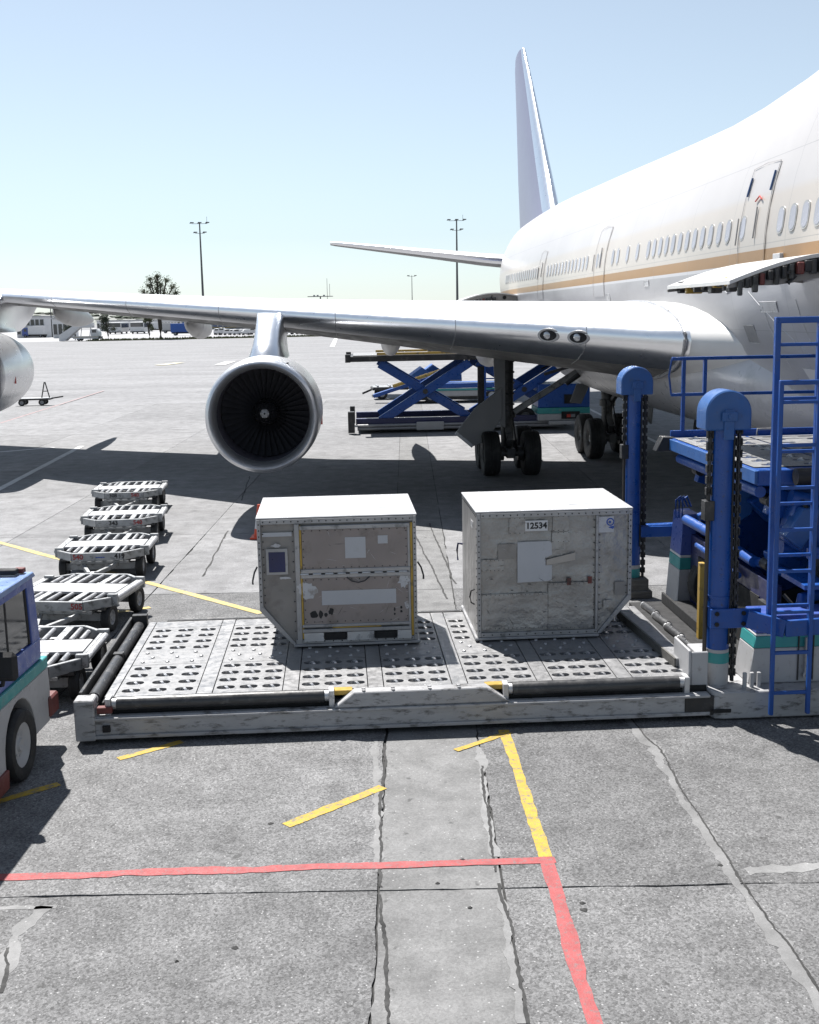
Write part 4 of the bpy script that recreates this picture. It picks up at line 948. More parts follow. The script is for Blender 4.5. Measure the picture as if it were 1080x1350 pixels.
# ---- chassis corner boxes with blue, teal and white bands (tapering upwards)
def corner_box(cx, cy, w0, w1, d0, d1, H, bands):
    """bands: (z0, z1, material, name); each a frustum slice"""
    first = None
    for z0, z1, mt, nm in bands:
        rg = []
        for z in (z0+.0015, z1-.0015):
            f = z/H; wd = w0+(w1-w0)*f; dp = d0+(d1-d0)*f; xl = cx+(w0-wd)*.75
            rg.append([(xl, cy, z), (xl+wd, cy, z), (xl+wd, cy+dp, z), (xl, cy+dp, z)])
        o = MB().loft([[Vector(p) for p in r] for r in rg]).build(nm, mt, first or ld, .008)
        first = first or o
    return first
a_ = corner_box(3.66, -1.28, 1.35, 1.15, .5, .42, 1.25, [(.33, .74, 'white', 'chassis_box'), (.74, .88, 'teal', 'teal_band'), (.88, .91, 'white_clean', 'white_line'), (.91, 1.12, 'truck_blue', 'blue_panel')])
for xx in (4.25, 4.42): B(ld, 'panel_seam', 'dark', xx, xx+.012, -1.302, -1.285, .36, .9, 0)
MB().cyl((4.34, -1.33, .45), (4.34, -1.33, .86), .03, n=10).build('hydraulic_ram', 'alu', ld); MB().lathe([(.02, -.02), (.045, -.02), (.045, .02), (.02, .02), (.02, -.02)], (4.34, -1.33, .43), (0, 1, 0), 14).build('ram_eye', 'alu', ld)
for xx in (3.62, 3.7, 3.78): MB().box(xx-.02, xx+.02, -1.4, -1.36, .32, .5).build('pedal', 'white', ld, .005)
corner_box(4.16, 3.0, .34, .26, .6, .5, 1.25, [(.04, .66, 'white', 'chassis_box'), (.66, .84, 'teal', 'teal_band'), (.84, .88, 'white_clean', 'white_line'), (.88, 1.5, 'truck_blue', 'blue_panel')])
B(ld, 'chassis_side', 'navy', 4.42, 8.2, 3.0, 3.4, .1, 1.45); B(ld, 'chassis_side', 'navy', 4.98, 8.2, -1.1, -.6, .35, 1.3)  # navy puts the shade on the blue chassis sides into their colour
B(ld, 'engine_bay', 'black', 4.4, 8.0, -.5, 2.9, .1, .7, 0); B(ld, 'chassis_dark_wall', 'navy', 4.36, 4.44, -.3, 3.0, .12, 1.2); B(ld, 'chassis_dark_panel', 'black', 4.345, 4.358, .2, 2.6, .2, .95, 0)  # dark wall and black panel added to fill the bay with shade
wheel(ld, (4.75, 2.75, .5), (0, 1, 0), .48, .3)
B(ld, 'yellow_post', 'yellow', 3.73, 3.80, .6, .7, .3, 1.3); B(ld, 'cross_beam', 'blue', 3.9, 4.5, 4.08, 4.24, .95, 1.12); MB().beam((3.8, 4.2, 1.04), (6.5, 4.2, 1.1), .16, .18).build('cross_beam', 'blue', ld, .01)
for k in range(3): MB().tube([(4.12+k*.05, 3.0, 1.45), (4.12+k*.05, 3.0, 1.72), (4.2+k*.05, 3.05, 1.76), (4.28+k*.05, 3.1, 1.6)], .016, 6).build('hose', 'blue', ld)
# pipes and torque tubes
for pts, r in (([(4.15, 2.6, 1.5), (4.3, 1.6, 1.42), (4.35, .4, 1.35)], .07), ([(4.35, .6, 1.35), (4.65, -.2, 1.28), (4.95, -.6, 1.2)], .06), ([(4.95, -.6, 1.2), (4.5, -.75, 1.16), (4.45, -.8, .95)], .07), ([(4.2, 2.2, 1.2), (4.3, .8, 1.08)], .045)):
    MB().tube(pts, r, 14).build('torque_tube', 'blue_worn', ld)
B(ld, 'hydraulic_block', 'dark', 4.3, 4.5, -.2, .1, .8, .95); B(ld, 'dark_floor_pan', 'black', 3.43, 4.34, -.85, 2.95, .06, .2, 0); B(ld, 'dark_pan_edge', 'black', 3.9, 3.94, -.8, 2.9, .203, .36, .01); B(ld, 'deck_plate_low', 'blue', 4.4, 6.5, -1.05, -.35, 1.33, 1.39)  # black floor pan and edge added so the gap beside the deck reads as shade
# ---- bridge platform, raised, with scissor arms
BZ = 2.62
bp = B(ld, 'bridge_platform', 'blue', 4.1, 8.4, -.3, 3.3, BZ-.2, BZ-.012, .01)
B(bp, 'bridge_edge', 'cap_blue', 4.06, 4.098, -.3, 3.3, BZ-.18, BZ-.02, .006)
for i in range(3):
    for j in range(3):
        x0, y0 = 4.12+i*1.1, -.1+j*1.1; DZs = DZ; DZ = BZ
        mb, cs = perforated(x0, x0+1.06, y0, y0+1.06, 2, 3, .11, .06); o = mb.build('bridge_plate', 'steel', bp, smooth=0); DZ = DZs
        if i == 0 or j == 0:
            for cx, cy in cs: caster(cx, cy, o, BZ-.02)
B(bp, 'yellow_edge', 'yellow', 4.75, 8.2, -.36, -.305, BZ-.06, BZ+.04); MB().cyl((4.5, -.42, BZ-.08), (4.72, -.42, BZ-.08), .1, n=16).build('bridge_roller', 'dark', bp)
MB().prism([(0, 0), (1.4, 0), (1.4, .1), (0, .02)], (4.75, -.9, BZ-.16), (1, 0, 0), (0, 0, 1), (0, .5, 0)).build('flap_plate', 'steel', bp)
MB().prism([(0, 0), (.22, 0), (.3, .2), (.1, .22)], (3.86, 3.2, BZ-.2), (1, 0, 0), (0, 0, 1), (0, .2, 0)).build('bumper', 'dark', bp, .01)
MB().cyl((4.2, -.12, BZ-.3), (4.2, 3.1, BZ-.3), .07, n=14).build('torque_tube', 'blue_worn', bp)
for x in (5.4, 6.5): MB().tube([(x, 3.25, BZ), (x, 3.25, BZ+.09), (x+.22, 3.25, BZ+.09), (x+.22, 3.25, BZ)], .018, 8).build('grab_loop', 'alu', bp)
# railing on the far side
rl = MB().beam((4.12, 3.36, BZ+1.15), (8.2, 3.36, BZ+1.15), .05, .05).build('handrail', 'blue', bp, .006)
MB().beam((4.12, 3.36, BZ+.62), (8.2, 3.36, BZ+.62), .045, .045).build('mid_rail', 'blue', rl)
MB().tube([(4.12, 3.36, BZ+1.15), (4.08, 3.36, BZ+.9), (4.12, 3.36, BZ+.62)], .015, 6).build('end_loop', 'blue', rl)
for x in (4.3, 4.62, 6.6, 8.0): MB().beam((x, 3.36, BZ-.05 if x != 4.62 else BZ+.62), (x, 3.36, BZ+1.15), .05, .05, (0, 1, 0)).build('rail_post', 'blue', rl)
MB().beam((6.9, 3.36, BZ+1.13), (7.5, 3.36, BZ+.4), .04, .04).build('rail_brace', 'blue', rl); B(rl, 'kick_board', 'blue', 4.12, 8.2, 3.33, 3.38, BZ-.02, BZ+.09)
# scissor arms, folded low
def arm(p0, p1, w_, h, mat='blue', nm='scissor_arm'):
    p0, p1 = Vector(p0), Vector(p1); o = MB().beam(p0, p1, w_, h).build(nm, mat, ld, .012)
    for p in (p0, p1): MB().cyl(p-Vector((0, w_*.7, 0)), p+Vector((0, w_*.7, 0)), h*.22, n=18).build('pivot_pin', 'dark', o)
    return o
for y in (.0, 2.7):
    arm((4.35, y, 2.2), (8.0, y, 1.15), .16, .34); arm((4.45, y+.2, 1.35), (8.0, y+.2, 2.25), .16, .34)
MB().prism([(0, 0), (.42, .25), (.5, .62), (.28, .66), (-.05, .2)], (4.18, 1.2, 1.55), (1, 0, 0), (0, 0, 1), (0, .3, 0)).build('arm_bracket', 'cap_blue', ld, .015)
MB().prism([(0, 0), (.38, -.3), (.9, -.35), (.9, .25), (.25, .55), (.1, .5)], (4.45, -.35, 1.75), (1, 0, 0), (0, 0, 1), (0, .3, 0)).build('arm_bracket', 'blue', ld, .015)
MB().prism([(0, 0), (.2, .33), (.42, .33), (.3, 0), (.2, -.16)], (4.38, -.5, 1.84), (1, 0, 0), (0, 0, 1), (0, .24, 0)).build('arm_bracket', 'cap_blue', ld, .01)
MB().prism([(0, 0), (.15, .2), (.3, .1), (.12, -.1)], (3.98, 1.1, 1.95), (1, 0, 0), (0, 0, 1), (0, .2, 0)).build('arm_bracket', 'blue_worn', ld, .01)
MB().cyl((4.5, -.3, 2.28), (5.6, -.3, 2.05), .09, n=16).build('hydraulic_cylinder', 'blue_worn', ld); MB().cyl((5.6, -.3, 2.05), (6.6, -.3, 1.85), .05, n=14).build('hydraulic_rod', 'alu', ld)
MB().tube([(4.6, -.4, 2.25), (4.7, -.5, 2.05), (4.75, -.45, 1.95)], .025, 8).build('hose', 'rubber', ld); MB().tube([(4.3, -.7, 1.2), (4.45, -.85, 1.0), (4.6, -.8, .95), (4.7, -.7, 1.1)], .022, 8).build('hose', 'rubber', ld)
B(ld, 'machine_bulkhead', 'blue', 4.5, 8.2, 2.35, 2.42, .7, 2.35); MB().prism([(0, 0), (1.5, .5), (3.3, .5), (3.3, .1), (1.6, .05), (.3, -.35)], (4.5, .55, 1.25), (1, 0, 0), (0, 0, 1), (0, .3, 0)).build('scissor_beam', 'blue_worn', ld, .02); MB().prism([(0, 0), (.5, .28), (3.2, -.35), (3.2, -.75), (.3, -.3)], (4.5, 1.0, 2.0), (1, 0, 0), (0, 0, 1), (0, .3, 0)).build('scissor_beam', 'blue_worn', ld, .02)
MB().cyl((4.5, -.05, 1.62), (6.8, -.05, 1.3), .11, n=16).build('hydraulic_cylinder', 'blue', ld); B(ld, 'valve_box', 'dark', 4.75, 5.1, -.6, -.35, 1.4, 1.62); B(ld, 'deck_bracket', 'blue', 4.55, 5.9, -.75, -.7, 1.62, 1.75)
for k in range(4): MB().tube([(4.6+k*.05, -.62, 1.5), (4.7+k*.08, -.8, 1.3-k*.03), (4.95+k*.06, -.78, 1.42)], .014, 6).build('hose', 'rubber', ld)
B(ld, 'cab_panel', 'blue', 4.95, 5.6, -1.35, -1.0, 2.9, 3.5, .02)

# ================================================================== CONTAINERS
def uld(name, label, loc, rz, flip, style):
    """s = outward side of the sloping corner; local x from 0 (square side) to 1.94*s, y from 0 (front) to 1.56"""
    s = flip; t_ = thing(name, label, 'container', loc, rz, None)
    W, Wb, D, H, zk = 1.93, 1.5, 1.57, 1.6, .52
    def outline(e=0.): return [(-e, .035), (Wb+e, .035), (W+e, zk), (W+e, H), (-e, H)]
    Xs = Vector((s, 0, 0))
    body = MB().prism(outline(), (0, .02, 0), Xs, (0, 0, 1), (0, D-.04, 0)); panel = 'uld_tan' if style == 'tan' else 'uld_alu'
    body.build('shell', 'uld_side' if style == 'tan' else 'uld_alu', t_, .004)
    MB().prism([(-.012, H+.003), (W+.012, H+.003), (W+.012, H+.022), (-.012, H+.022)], (0, -.004, 0), Xs, (0, 0, 1), (0, D+.008, 0)).build('roof', 'uld_top', t_, .006)
    MB().prism([(-.03, 0), (Wb+.03, 0), (Wb+.03, .033), (-.03, .033)], (0, -.03, 0), Xs, (0, 0, 1), (0, D+.06, 0)).build('base_plate', 'alu', t_, .006)
    def bar(nm, p, q, w_, d_=.03, y=0., mat='alu'):
        p, q = Vector((p[0]*s, y, p[1])), Vector((q[0]*s, y, q[1])); return MB().beam(p, q, w_, d_, (0, -1, 0) if abs((q-p).x) > 1e-6 or True else None).build(nm, mat, t_, .004)
    def vbar(x, z0, z1, w_, d_=.034, y=0., mat='alu', nm='frame_post'):
        return MB().box(min(s*x, s*(x+w_)), max(s*x, s*(x+w_)), y-d_/2, y+d_/2, z0, z1).build(nm, mat, t_, .004)
    def plate(x0, x1, z0, z1, mat, nm, y=-.003, d_=.004, rot=0.):
        a, b = sorted((s*x0, s*x1)); return MB().box(a, b, y-d_, y, z0, z1).build(nm, mat, t_, 0)
    for yy in (0., D):
        vbar(0, .036, H, .045, y=yy); vbar(W-.045, zk, H, .045, y=yy)
        MB().prism([(.046, H-.06), (W-.046, H-.06), (W-.046, H), (.046, H)], (0, yy-.016, 0), Xs, (0, 0, 1), (0, .034, 0)).build('top_rail', 'alu', t_, .003)
        MB().prism([(Wb, .036), (Wb+.05, .036), (W, zk-.05), (W, zk), (W-.045, zk)], (0, yy-.017, 0), Xs, (0, 0, 1), (0, .035, 0)).build('slope_rail', 'alu', t_, .003)
        MB().prism([(.046, .036), (Wb, .036), (Wb, .09), (.046, .09)], (0, yy-.017, 0), Xs, (0, 0, 1), (0, .034, 0)).build('bottom_rail', 'alu', t_, .003)
    # rivets along the frame
    rv = MB()
    def riv(x, z, y=-.019, r=.0095): rv.cyl((s*x, y, z), (s*x, y-.005, z), r, r*.6, 6)
    for k in range(22): riv(.075+k*(W-.15)/21, H-.03); riv(.022, .12+k*(H-.2)/21)
    for k in range(14): riv(W-.022, zk+.06+k*(H-zk-.12)/13); riv(.075+k*(Wb-.1)/13, .063)
    if style == 'tan':
        xd = W*.752; x1 = xd-.03                                     # door field spans 0..xd, narrow panel beyond
        vbar(xd-.03, .036, H-.062, .06, .05, nm='door_post'); vbar(xd-.055, .1, H-.08, .024, .02, -.02, 'yellow', 'yellow_edge'); vbar(.047, .1, H-.08, .03, .02, -.018, 'yellow', 'yellow_edge'); vbar(.078, .1, H-.1, .03, .03, -.012, 'alu', 'door_stile')
        zs_ = [(.30, .86), (.98, H-.13)]
        for (z0, z1), nm in zip(zs_, ('lower_door_panel', 'upper_door_panel')): plate(.11, x1-.03, z0-.02, z1, 'uld_tan', nm, -.012, .012)
        for z, h in ((.20, .045), (.262, .035), (.885, .045), (.95, .05), (H-.11, .05)):
            MB().prism([(.08, z-h/2), (x1-.005, z-h/2), (x1-.005, z+h/2), (.08, z+h/2)], (0, -.04, 0), Xs, (0, 0, 1), (0, .042, 0)).build('door_rail', 'alu', t_, .005)
        plate(.45, 1.05, .225, .25, 'yellow', 'yellow_strip', -.02, .006)
        for k in range(9): MB().cyl((s*(.12+k*.15), -.045, .917), (s*(.22+k*.15), -.045, .917), .012, n=8).build('hinge', 'alu_dull', t_)
        for z0, z1 in zs_:
            for k in range(14): riv(.14+k*(x1-.2)/13, z0+.01, -.025, .008); riv(.14+k*(x1-.2)/13, z1-.02, -.025, .008)
            for k in range(5): riv(.125, z0+.05+k*(z1-z0-.1)/4, -.025, .008); riv(x1-.045, z0+.05+k*(z1-z0-.1)/4, -.025, .008)
        for k in range(11): riv(xd+.05, .2+k*.125); riv(W-.07, zk+.05+k*.095)
        for x0 in (.26, .88): plate(x0, x0+.27, .075, .165, 'black', 'fork_pocket', -.012, .012)
        for x0, x1_ in ((.08, .25), (.54, .87), (1.16, 1.40)): plate(x0, x1_, .07, .175, 'alu_dull', 'skid_block', -.012, .03)
        plate(.62, .87, 1.10, 1.36, 'placard', 'placard', -.025); plate(.35, .47, 1.27, 1.37, 'placard', 'placard', -.025); plate(.26, 1.17, .52, .70, 'placard', 'placard', -.025)
        plate(xd+.06, W-.06, H-.21, H-.16, 'placard', 'placard', -.006)
        plate(W-.36, W-.10, .92, 1.24, 'alu', 'holder_frame', -.006, .012); plate(W-.33, W-.13, .95, 1.2, 'navy', 'document_window', -.018, .004)
        for cx, cz, rx, rz_ in ((1.34, .72, .13, .12), (.16, .80, .08, .1), (.13, .5, .035, .06), (1.7, 1.28, .07, .03), (1.62, .88, .09, .02)):
            random.seed(int(cx*100)); q = [(cx+rx*math.cos(a)*random.uniform(.5, 1.1), cz+rz_*math.sin(a)*random.uniform(.5, 1.1)) for a in [i*.35 for i in range(18)]]
            MB().prism(q, (0, -.027, 0), Xs, (0, 0, 1), (0, -.002, 0)).build('torn_label', 'chipped', t_)
        for cx, cz, rx, rz_ in ((1.27, .40, .055, .055), (1.19, .41, .03, .06), (1.13, .40, .025, .03), (1.06, .44, .035, .05), (.2, .46, .016, .022), (.2, .41, .018, .02), (.28, .44, .013, .03), (.28, .38, .014, .018)):
            random.seed(int(cx*70)); q = [(cx+rx*math.cos(a)*random.uniform(.7, 1.1), cz+rz_*math.sin(a)*random.uniform(.6, 1.1)) for a in [i*.5 for i in range(12)]]
            MB().prism(q, (0, -.0262, 0), Xs, (0, 0, 1), (0, -.001, 0)).build('ink_mark', 'ink', t_)
        MB().tube([(s*.86, -.045, .865), (s*.8, -.06, .82), (s*.72, -.06, .80), (s*.64, -.06, .82), (s*.58, -.045, .865)], .008, 6).build('pull_strap', 'rope', t_)
        for xx, dx in ((-.02, -.07), (W+.02, .06)):
            MB().tube([(s*xx, .1, 1.0), (s*(xx+dx*.6), .1, .93), (s*(xx+dx), .1, .83), (s*(xx+dx), .1, .78)], .012, 6).build('side_strap', 'rope', t_)
    else:
        xp = W*.765
        vbar(xp, .09, H-.062, .03, .022, -.01, 'alu', 'seam_strip')
        for k in range(15): riv(xp-.02, .15+k*.095, -.004, .009); riv(xp+.05, .15+k*.095, -.004, .009)
        for k in range(11): riv(W-.05+(-.02 if k < 2 else 0), .55+k*.09, -.02)
        for k, (x0, x1_, z0, z1) in enumerate([(.4, .6, 1.33, 1.54), (.94, 1.14, 1.35, 1.55), (.93, 1.15, 1.21, 1.345), (.05, .33, .87, 1.02), (.05, .88, .13, .58), (.885, 1.45, .11, .7), (.26, .48, 1.02, 1.21), (1.72, 1.85, .52, .69), (1.58, 1.7, .36, .46)]):
            o = plate(x0, x1_, z0, z1, 'uld_alu' if k not in (6, 7) else 'placard', 'repair_patch', -.003-.001*(k % 3), .004)
            if k in (6, 7): o.data.materials[0] = M['uld_side']
            if k < 6:
                n_ = max(3, int((x1_-x0)/.055))
                for q in range(n_+1): riv(x0+.01+(x1_-x0-.02)*q/n_, z0+.012, -.008, .006); riv(x0+.01+(x1_-x0-.02)*q/n_, z1-.012, -.008, .006)
        MB().prism([(.5, .72), (.93, .73), (.93, .93), (.85, .93), (.85, 1.02), (.93, 1.06), (.925, 1.2), (.9, 1.235), (.5, 1.23)], (0, -.009, 0), Xs, (0, 0, 1), (0, -.003, 0)).build('placard', 'placard', t_)
        MB().prism([(.86, .93), (1.22, .985), (1.22, 1.08), (.86, 1.0)], (0, -.0135, 0), Xs, (0, 0, 1), (0, -.002, 0)).build('adhesive_tape', pmat('tan_tape', (.45, .41, .37), .5), t_)
        o = plate(.595, .875, 1.365, 1.495, 'white_clean', 'number_plate', -.009)
        text('12534', .105, 'ink', t_, (.735, -.0145, 1.428), (R(90), 0, 0), 'container_number', .0035)
        plate(1.50, 1.70, 1.32, 1.52, 'chipped', 'logo_panel', -.005)
        MB().lathe([(.035, 0), (.05, 0), (.05, .003), (.035, .003), (.035, 0)], (1.655, -.009, 1.45), (0, -1, 0), 20).build('logo', 'blue_ink', t_); MB().lathe([(.001, .0), (.016, 0), (.016, .003), (.001, .003)], (1.65, -.009, 1.45), (0, -1, 0), 14).build('logo', 'blue_ink', t_)
        MB().prism([(1.63, 1.38), (1.69, 1.36), (1.71, 1.40), (1.66, 1.395)], (0, -.009, 0), Xs, (0, 0, 1), (0, -.002, 0)).build('logo', 'blue_ink', t_)
        for x, z, m_ in ((1.12, .67, 'red'), (1.38, .68, 'red')): plate(x, x+.05, z, z+.09, m_, 'sticker', -.012)
        for k in range(6): x = random.uniform(.1, 1.4); z = random.uniform(.2, .8); plate(x, x+.03, z, z+.008, 'ink', 'scuff', -.014)
        # side face: lettering, latch ring, strap
        text('10D', .14, 'white_clean', t_, (-.004, .5, 1.38), (R(90), 0, R(-90)), 'side_lettering', .003)
        MB().tube([(-.02, .12, .62), (-.06, .14, .6), (-.075, .15, .52), (-.06, .14, .45), (-.02, .12, .43)], .01, 6).build('latch_ring', 'dark', t_)
        MB().tube([(-.01, 1.5, .92), (-.07, 1.5, .93), (-.085, 1.5, .84), (-.075, 1.5, .70)], .014, 6).build('side_strap', 'navy', t_)
        for k in range(14): rv.cyl((-.001, .08+k*.108, H-.05), (-.006, .08+k*.108, H-.05), .009, n=6); rv.cyl((-.001, .05, .1+k*.1), (-.006, .05, .1+k*.1), .009, n=6)
    sc, sd = MB(), MB(); random.seed(31 if style == 'tan' else 57)
    for k in range(46):
        x, z = random.uniform(.1, 1.4), random.uniform(.15, 1.5); l_ = random.uniform(.03, .17); an = random.gauss(0, .5)+(1.57 if k % 4 == 0 else 0); y_ = -.0265 if style == 'tan' else -.0155
        dx, dz = math.cos(an)*l_/2, math.sin(an)*l_/2; tx_, tz_ = -math.sin(an)*.0022, math.cos(an)*.0022
        (sc if k % 3 else sd).add([(s*(x-dx), y_, z-dz), (s*(x+tx_), y_, z+tz_), (s*(x+dx), y_, z+dz), (s*(x-tx_), y_, z-tz_)], [(0, 1, 2, 3)])
    sc.build('scratch_marks', 'uld_top', t_, kind='stuff', smooth=0); sd.build('scuff_marks', 'dark', t_, kind='stuff', smooth=0)
    for k in range(3):
        x, y_ = random.uniform(.1, 1.2), random.uniform(.1, .8); a, b = sorted((s*x, s*(x+random.uniform(.3, .6))))
        MB().box(a, b, y_, y_+random.uniform(.3, .6), H+.0225, H+.0245+k*.0008).build('roof_patch', 'placard', t_, 0)
    rv.build('rivet_set', 'dark', t_, kind='stuff')
    return t_
RZ = .065
uld('air_cargo_container', 'tan panelled air cargo container with a dark document window and torn labels', (.075, 13.64, DZ+.025), RZ, -1, 'tan')
uld('air_cargo_container', 'patched grey aluminium air cargo container numbered 12534', (.82, 13.68, DZ+.025), RZ, 1, 'grey')

# ================================================================== CONE
c_ = G(344, 709); cn = thing('traffic_cone', 'orange traffic cone standing behind the tan container', 'cone', (c_.x, c_.y, 0))
B(cn, 'base', 'orange', -.2, .2, -.2, .2, 0, .04, .01)
MB().lathe([(.145, .04), (.118, .2)], (0, 0, 0), (0, 0, 1), 24).build('cone_body', 'orange', cn)
MB().lathe([(.118, .2), (.08, .46)], (0, 0, 0), (0, 0, 1), 24).build('reflective_band', 'white_clean', cn)
MB().lathe([(.08, .46), (.065, .58), (.05, .70), (.001, .71)], (0, 0, 0), (0, 0, 1), 24).build('cone_tip', 'orange', cn)

# ================================================================== ROLLER DOLLIES
def dolly(label, loc, rz, nums, plate_col='uld_top'):
    t_ = thing('roller_dolly', label, 'dolly', loc, rz, 'empty roller dollies coupled in a row'); z = .52
    W, D, c_ = .735, .88, .3                                    # half width, half depth, cut corner
    oc = [(-W+c_, -D), (W-c_, -D), (W, -D+c_), (W, D-c_), (W-c_, D), (-W+c_, D), (-W, D-c_), (-W, -D+c_)]
    for k in range(8):
        a, b = oc[k], oc[(k+1) % 8]; MB().beam((*a, z-.06), (*b, z-.06), .05, .14).build('frame_rail', 'galv', t_, .006)
    MB().box(-W+.04, W-.04, -.3, .22, z-.03, z+.012).build('centre_plate', 'white_clean' if plate_col == 'w' else 'uld_top', t_, .004)
    for x in (-.3, .25): MB().box(x-.05, x+.05, -D+.03, -.304, z-.05, z+.008).build('cross_member', 'galv', t_, .004); 
    for x in (-.3, .25): MB().box(x-.05, x+.05, .224, D-.03, z-.05, z+.008).build('cross_member', 'galv', t_, .004)
    MB().box(-W+.05, W-.05, -.72, .72, z-.16, z-.12).build('under_tray', 'dark', t_)
    for x in (-.56, -.42, -.14, .05, .4, .53):
        for y0, y1 in ((-D+.08 if abs(x) < .44 else -D+.22, -.34), (.26, D-.08 if abs(x) < .44 else D-.22)):
            MB().cyl((x, y0, z-.02), (x, y1, z-.02), .036, n=12).build('roller', 'alu', t_)
    for s in (-1, 1):
        MB().cyl((s*(W+.05), -.5, z-.03), (s*(W+.05), .5, z-.03), .045, n=12).build('side_roller', 'alu_dull', t_)
        for y in (-.55, .55): B(t_, 'stop_bracket', 'galv', s*W-.06, s*W+.09, y-.03, y+.03, z-.12, z+.05)
    B(t_, 'turntable', 'galv', -.5, .5, -.75, .55, .3, z-.162, .01); 
    for y in (-.5, .6):
        MB().beam((-.62, y, .22), (.62, y, .22), .09, .12).build('axle', 'galv', t_)
        for s in (-1, 1): wheel(t_, (s*.66, y, .205), (1, 0, 0), .205, .13)
    for s in (-1, 1): MB().beam((s*.3, -.7, .28), (s*.06, -1.35, .26), .06, .07).build('drawbar', 'galv', t_, .004)
    MB().beam((0, -1.3, .26), (0, -1.75, .26), .07, .07).build('drawbar', 'white', t_, .004); MB().lathe([(.03, -.02), (.06, -.02), (.06, .02), (.03, .02), (.03, -.02)], (0, -1.8, .26), (0, 0, 1), 14).build('tow_eye', 'dark', t_)
    B(t_, 'coupling', 'galv', -.12, .12, D+.0, D+.25, .24, .36)
    for s_, x, mt, sz in nums:
        text(s_, sz, mt, t_, (x, -D-.029, z-.06), (R(90), 0, 0), 'fleet_number', .003)
    return t_
dolly('empty roller dolly numbered 446 right beside the tug', (-4.70, 13.6, 0), .03, [('446', .35, 'ink', .13)])
dolly('empty roller dolly with a red 505 number, coupled behind the one numbered 446', (-5.0, 16.7, 0), -.13, [('505', .35, 'red_ink', .12)])
dolly('empty roller dolly numbered 540 and 419 crossing the yellow line', (-5.45, 20.1, 0), .06, [('540', -.33, 'red_ink', .12), ('----', .05, 'blue_ink', .12), ('419', .38, 'ink', .12)])
dolly('empty roller dolly numbered 343 with red 540, fourth from the tug', (-5.93, 23.35, 0), .1, [('343', -.1, 'ink', .12), ('540', .38, 'red_ink', .12)])
dolly('empty roller dolly numbered 308, farthest of the row from the tug', (-6.68, 26.95, 0), .08, [('308', -.25, 'ink', .12), ('540', .25, 'red_ink', .12)])

# ================================================================== TUG at the left edge (front end away from the camera)
tg = thing('baggage_tug', 'blue and white baggage tug with a teal stripe and cab beside the dollies', 'tug', (-3.86, 11.65, 0), -.02)
def side(poly, nm, mat, x=0., d_=.06, par=None):            # polygon in y,z on the right flank
    return MB().prism(poly, (x, 0, 0), (0, 1, 0), (0, 0, 1), (-d_, 0, 0)).build(nm, mat, par or tg, .008)
arch = [(-.94+.43*math.cos(R(a)), .36+.46*math.sin(R(a))) for a in range(180, -1, -15)]
side([(-3.2, .22), (-1.37, .22)] + [p for p in arch if p[1] > .3] + [(-.51, .3), (-.1, .3), (-.03, .62), (-.05, .88), (-3.2, .88)], 'body', 'white', 0, 1.62)
side([(-3.2, .882), (-.05, .882), (-.04, 1.0), (-3.2, 1.0)], 'teal_stripe', 'teal', .001, 1.622)
# cab: flank with a window opening made of posts
side([(-3.2, 1.002), (-.15, 1.002), (-.12, 1.22), (-3.2, 1.22)], 'cab_side', 'truck_blue', -.03, .06)
for y0, y1, z0, z1 in ((-.36, -.2, 1.22, 1.9), (-1.62, -1.5, 1.22, 1.9), (-3.2, -3.0, 1.22, 1.9)):
    side([(y0+.0, z0), (y1+.07, z0), (y1-.02, z1), (y0-.05, z1)], 'cab_post', 'truck_blue', -.03, .06)
    side([(y0+.0, z0), (y1+.07, z0), (y1-.02, z1), (y0-.05, z1)], 'cab_post', 'truck_blue', -1.53, .06)
side([(-3.2, 1.82), (-.26, 1.82), (-.28, 1.9), (-3.2, 1.9)], 'cab_header', 'truck_blue', -.031, .06)
side([(-3.25, 1.902), (-.2, 1.902), (-.26, 1.96), (-3.2, 1.98)], 'roof', pmat('sunlit_blue_roof', (.2, .3, .55), .4, var=.06), .0, 1.62)  # roof blue made paler to carry the sunlight falling on it
side([(-1.5, 1.235), (-.38, 1.235), (-.42, 1.815), (-1.5, 1.815)], 'side_glass', 'glass', -.055, .01)
side([(-.98, 1.24), (-.94, 1.24), (-.94, 1.81), (-.98, 1.81)], 'glass_divider', 'rubber', -.048, .02)
side([(-.40, 1.23), (-.36, 1.23), (-.40, 1.82), (-.44, 1.82)], 'window_seal', 'rubber', -.045, .03)
MB().prism([(-.135, 1.25), (-.205, 1.82), (-.22, 1.82), (-.15, 1.25)], (-.12, 0, 0), (0, 1, 0), (0, 0, 1), (-1.38, 0, 0)).build('windscreen', 'glass', tg)
side([(-.14, 1.002), (.04, .90), (.04, .882), (-.14, .882)], 'cowl', 'red', -.06, 1.5)
B(tg, 'dash', 'dark', -1.45, -.12, -.6, -.25, 1.0, 1.3); B(tg, 'seat', 'rubber', -1.3, -.3, -2.3, -1.8, .9, 1.6, .05)
B(tg, 'roof_bar', 'red', -.16, -.06, -.38, -.3, 1.97, 2.02); B(tg, 'beacon_tray', 'black', -.95, -.1, -.5, -.39, 1.98, 2.03)
B(tg, 'bumper', 'red', -1.6, .03, -.12, .14, .34, .56, .02); side([(-3.2, .1), (-1.4, .1), (-1.37, .28), (-3.2, .28)], 'sill', 'red', .03, .1)
MB().tube([(.0, -1.5, 1.15), (.1, -1.55, 1.18), (.13, -1.55, 1.3)], .02, 8).build('mirror_arm', 'rubber', tg)
B(tg, 'mirror', 'rubber', .04, .26, -1.6, -1.52, 1.22, 1.5, .04)
wheel(tg, (-.07, -.94, .36), (1, 0, 0), .36, .22, 'white', True, .62); wheel(tg, (-1.5, -.94, .36), (1, 0, 0), .36, .22, 'white', True, .62)
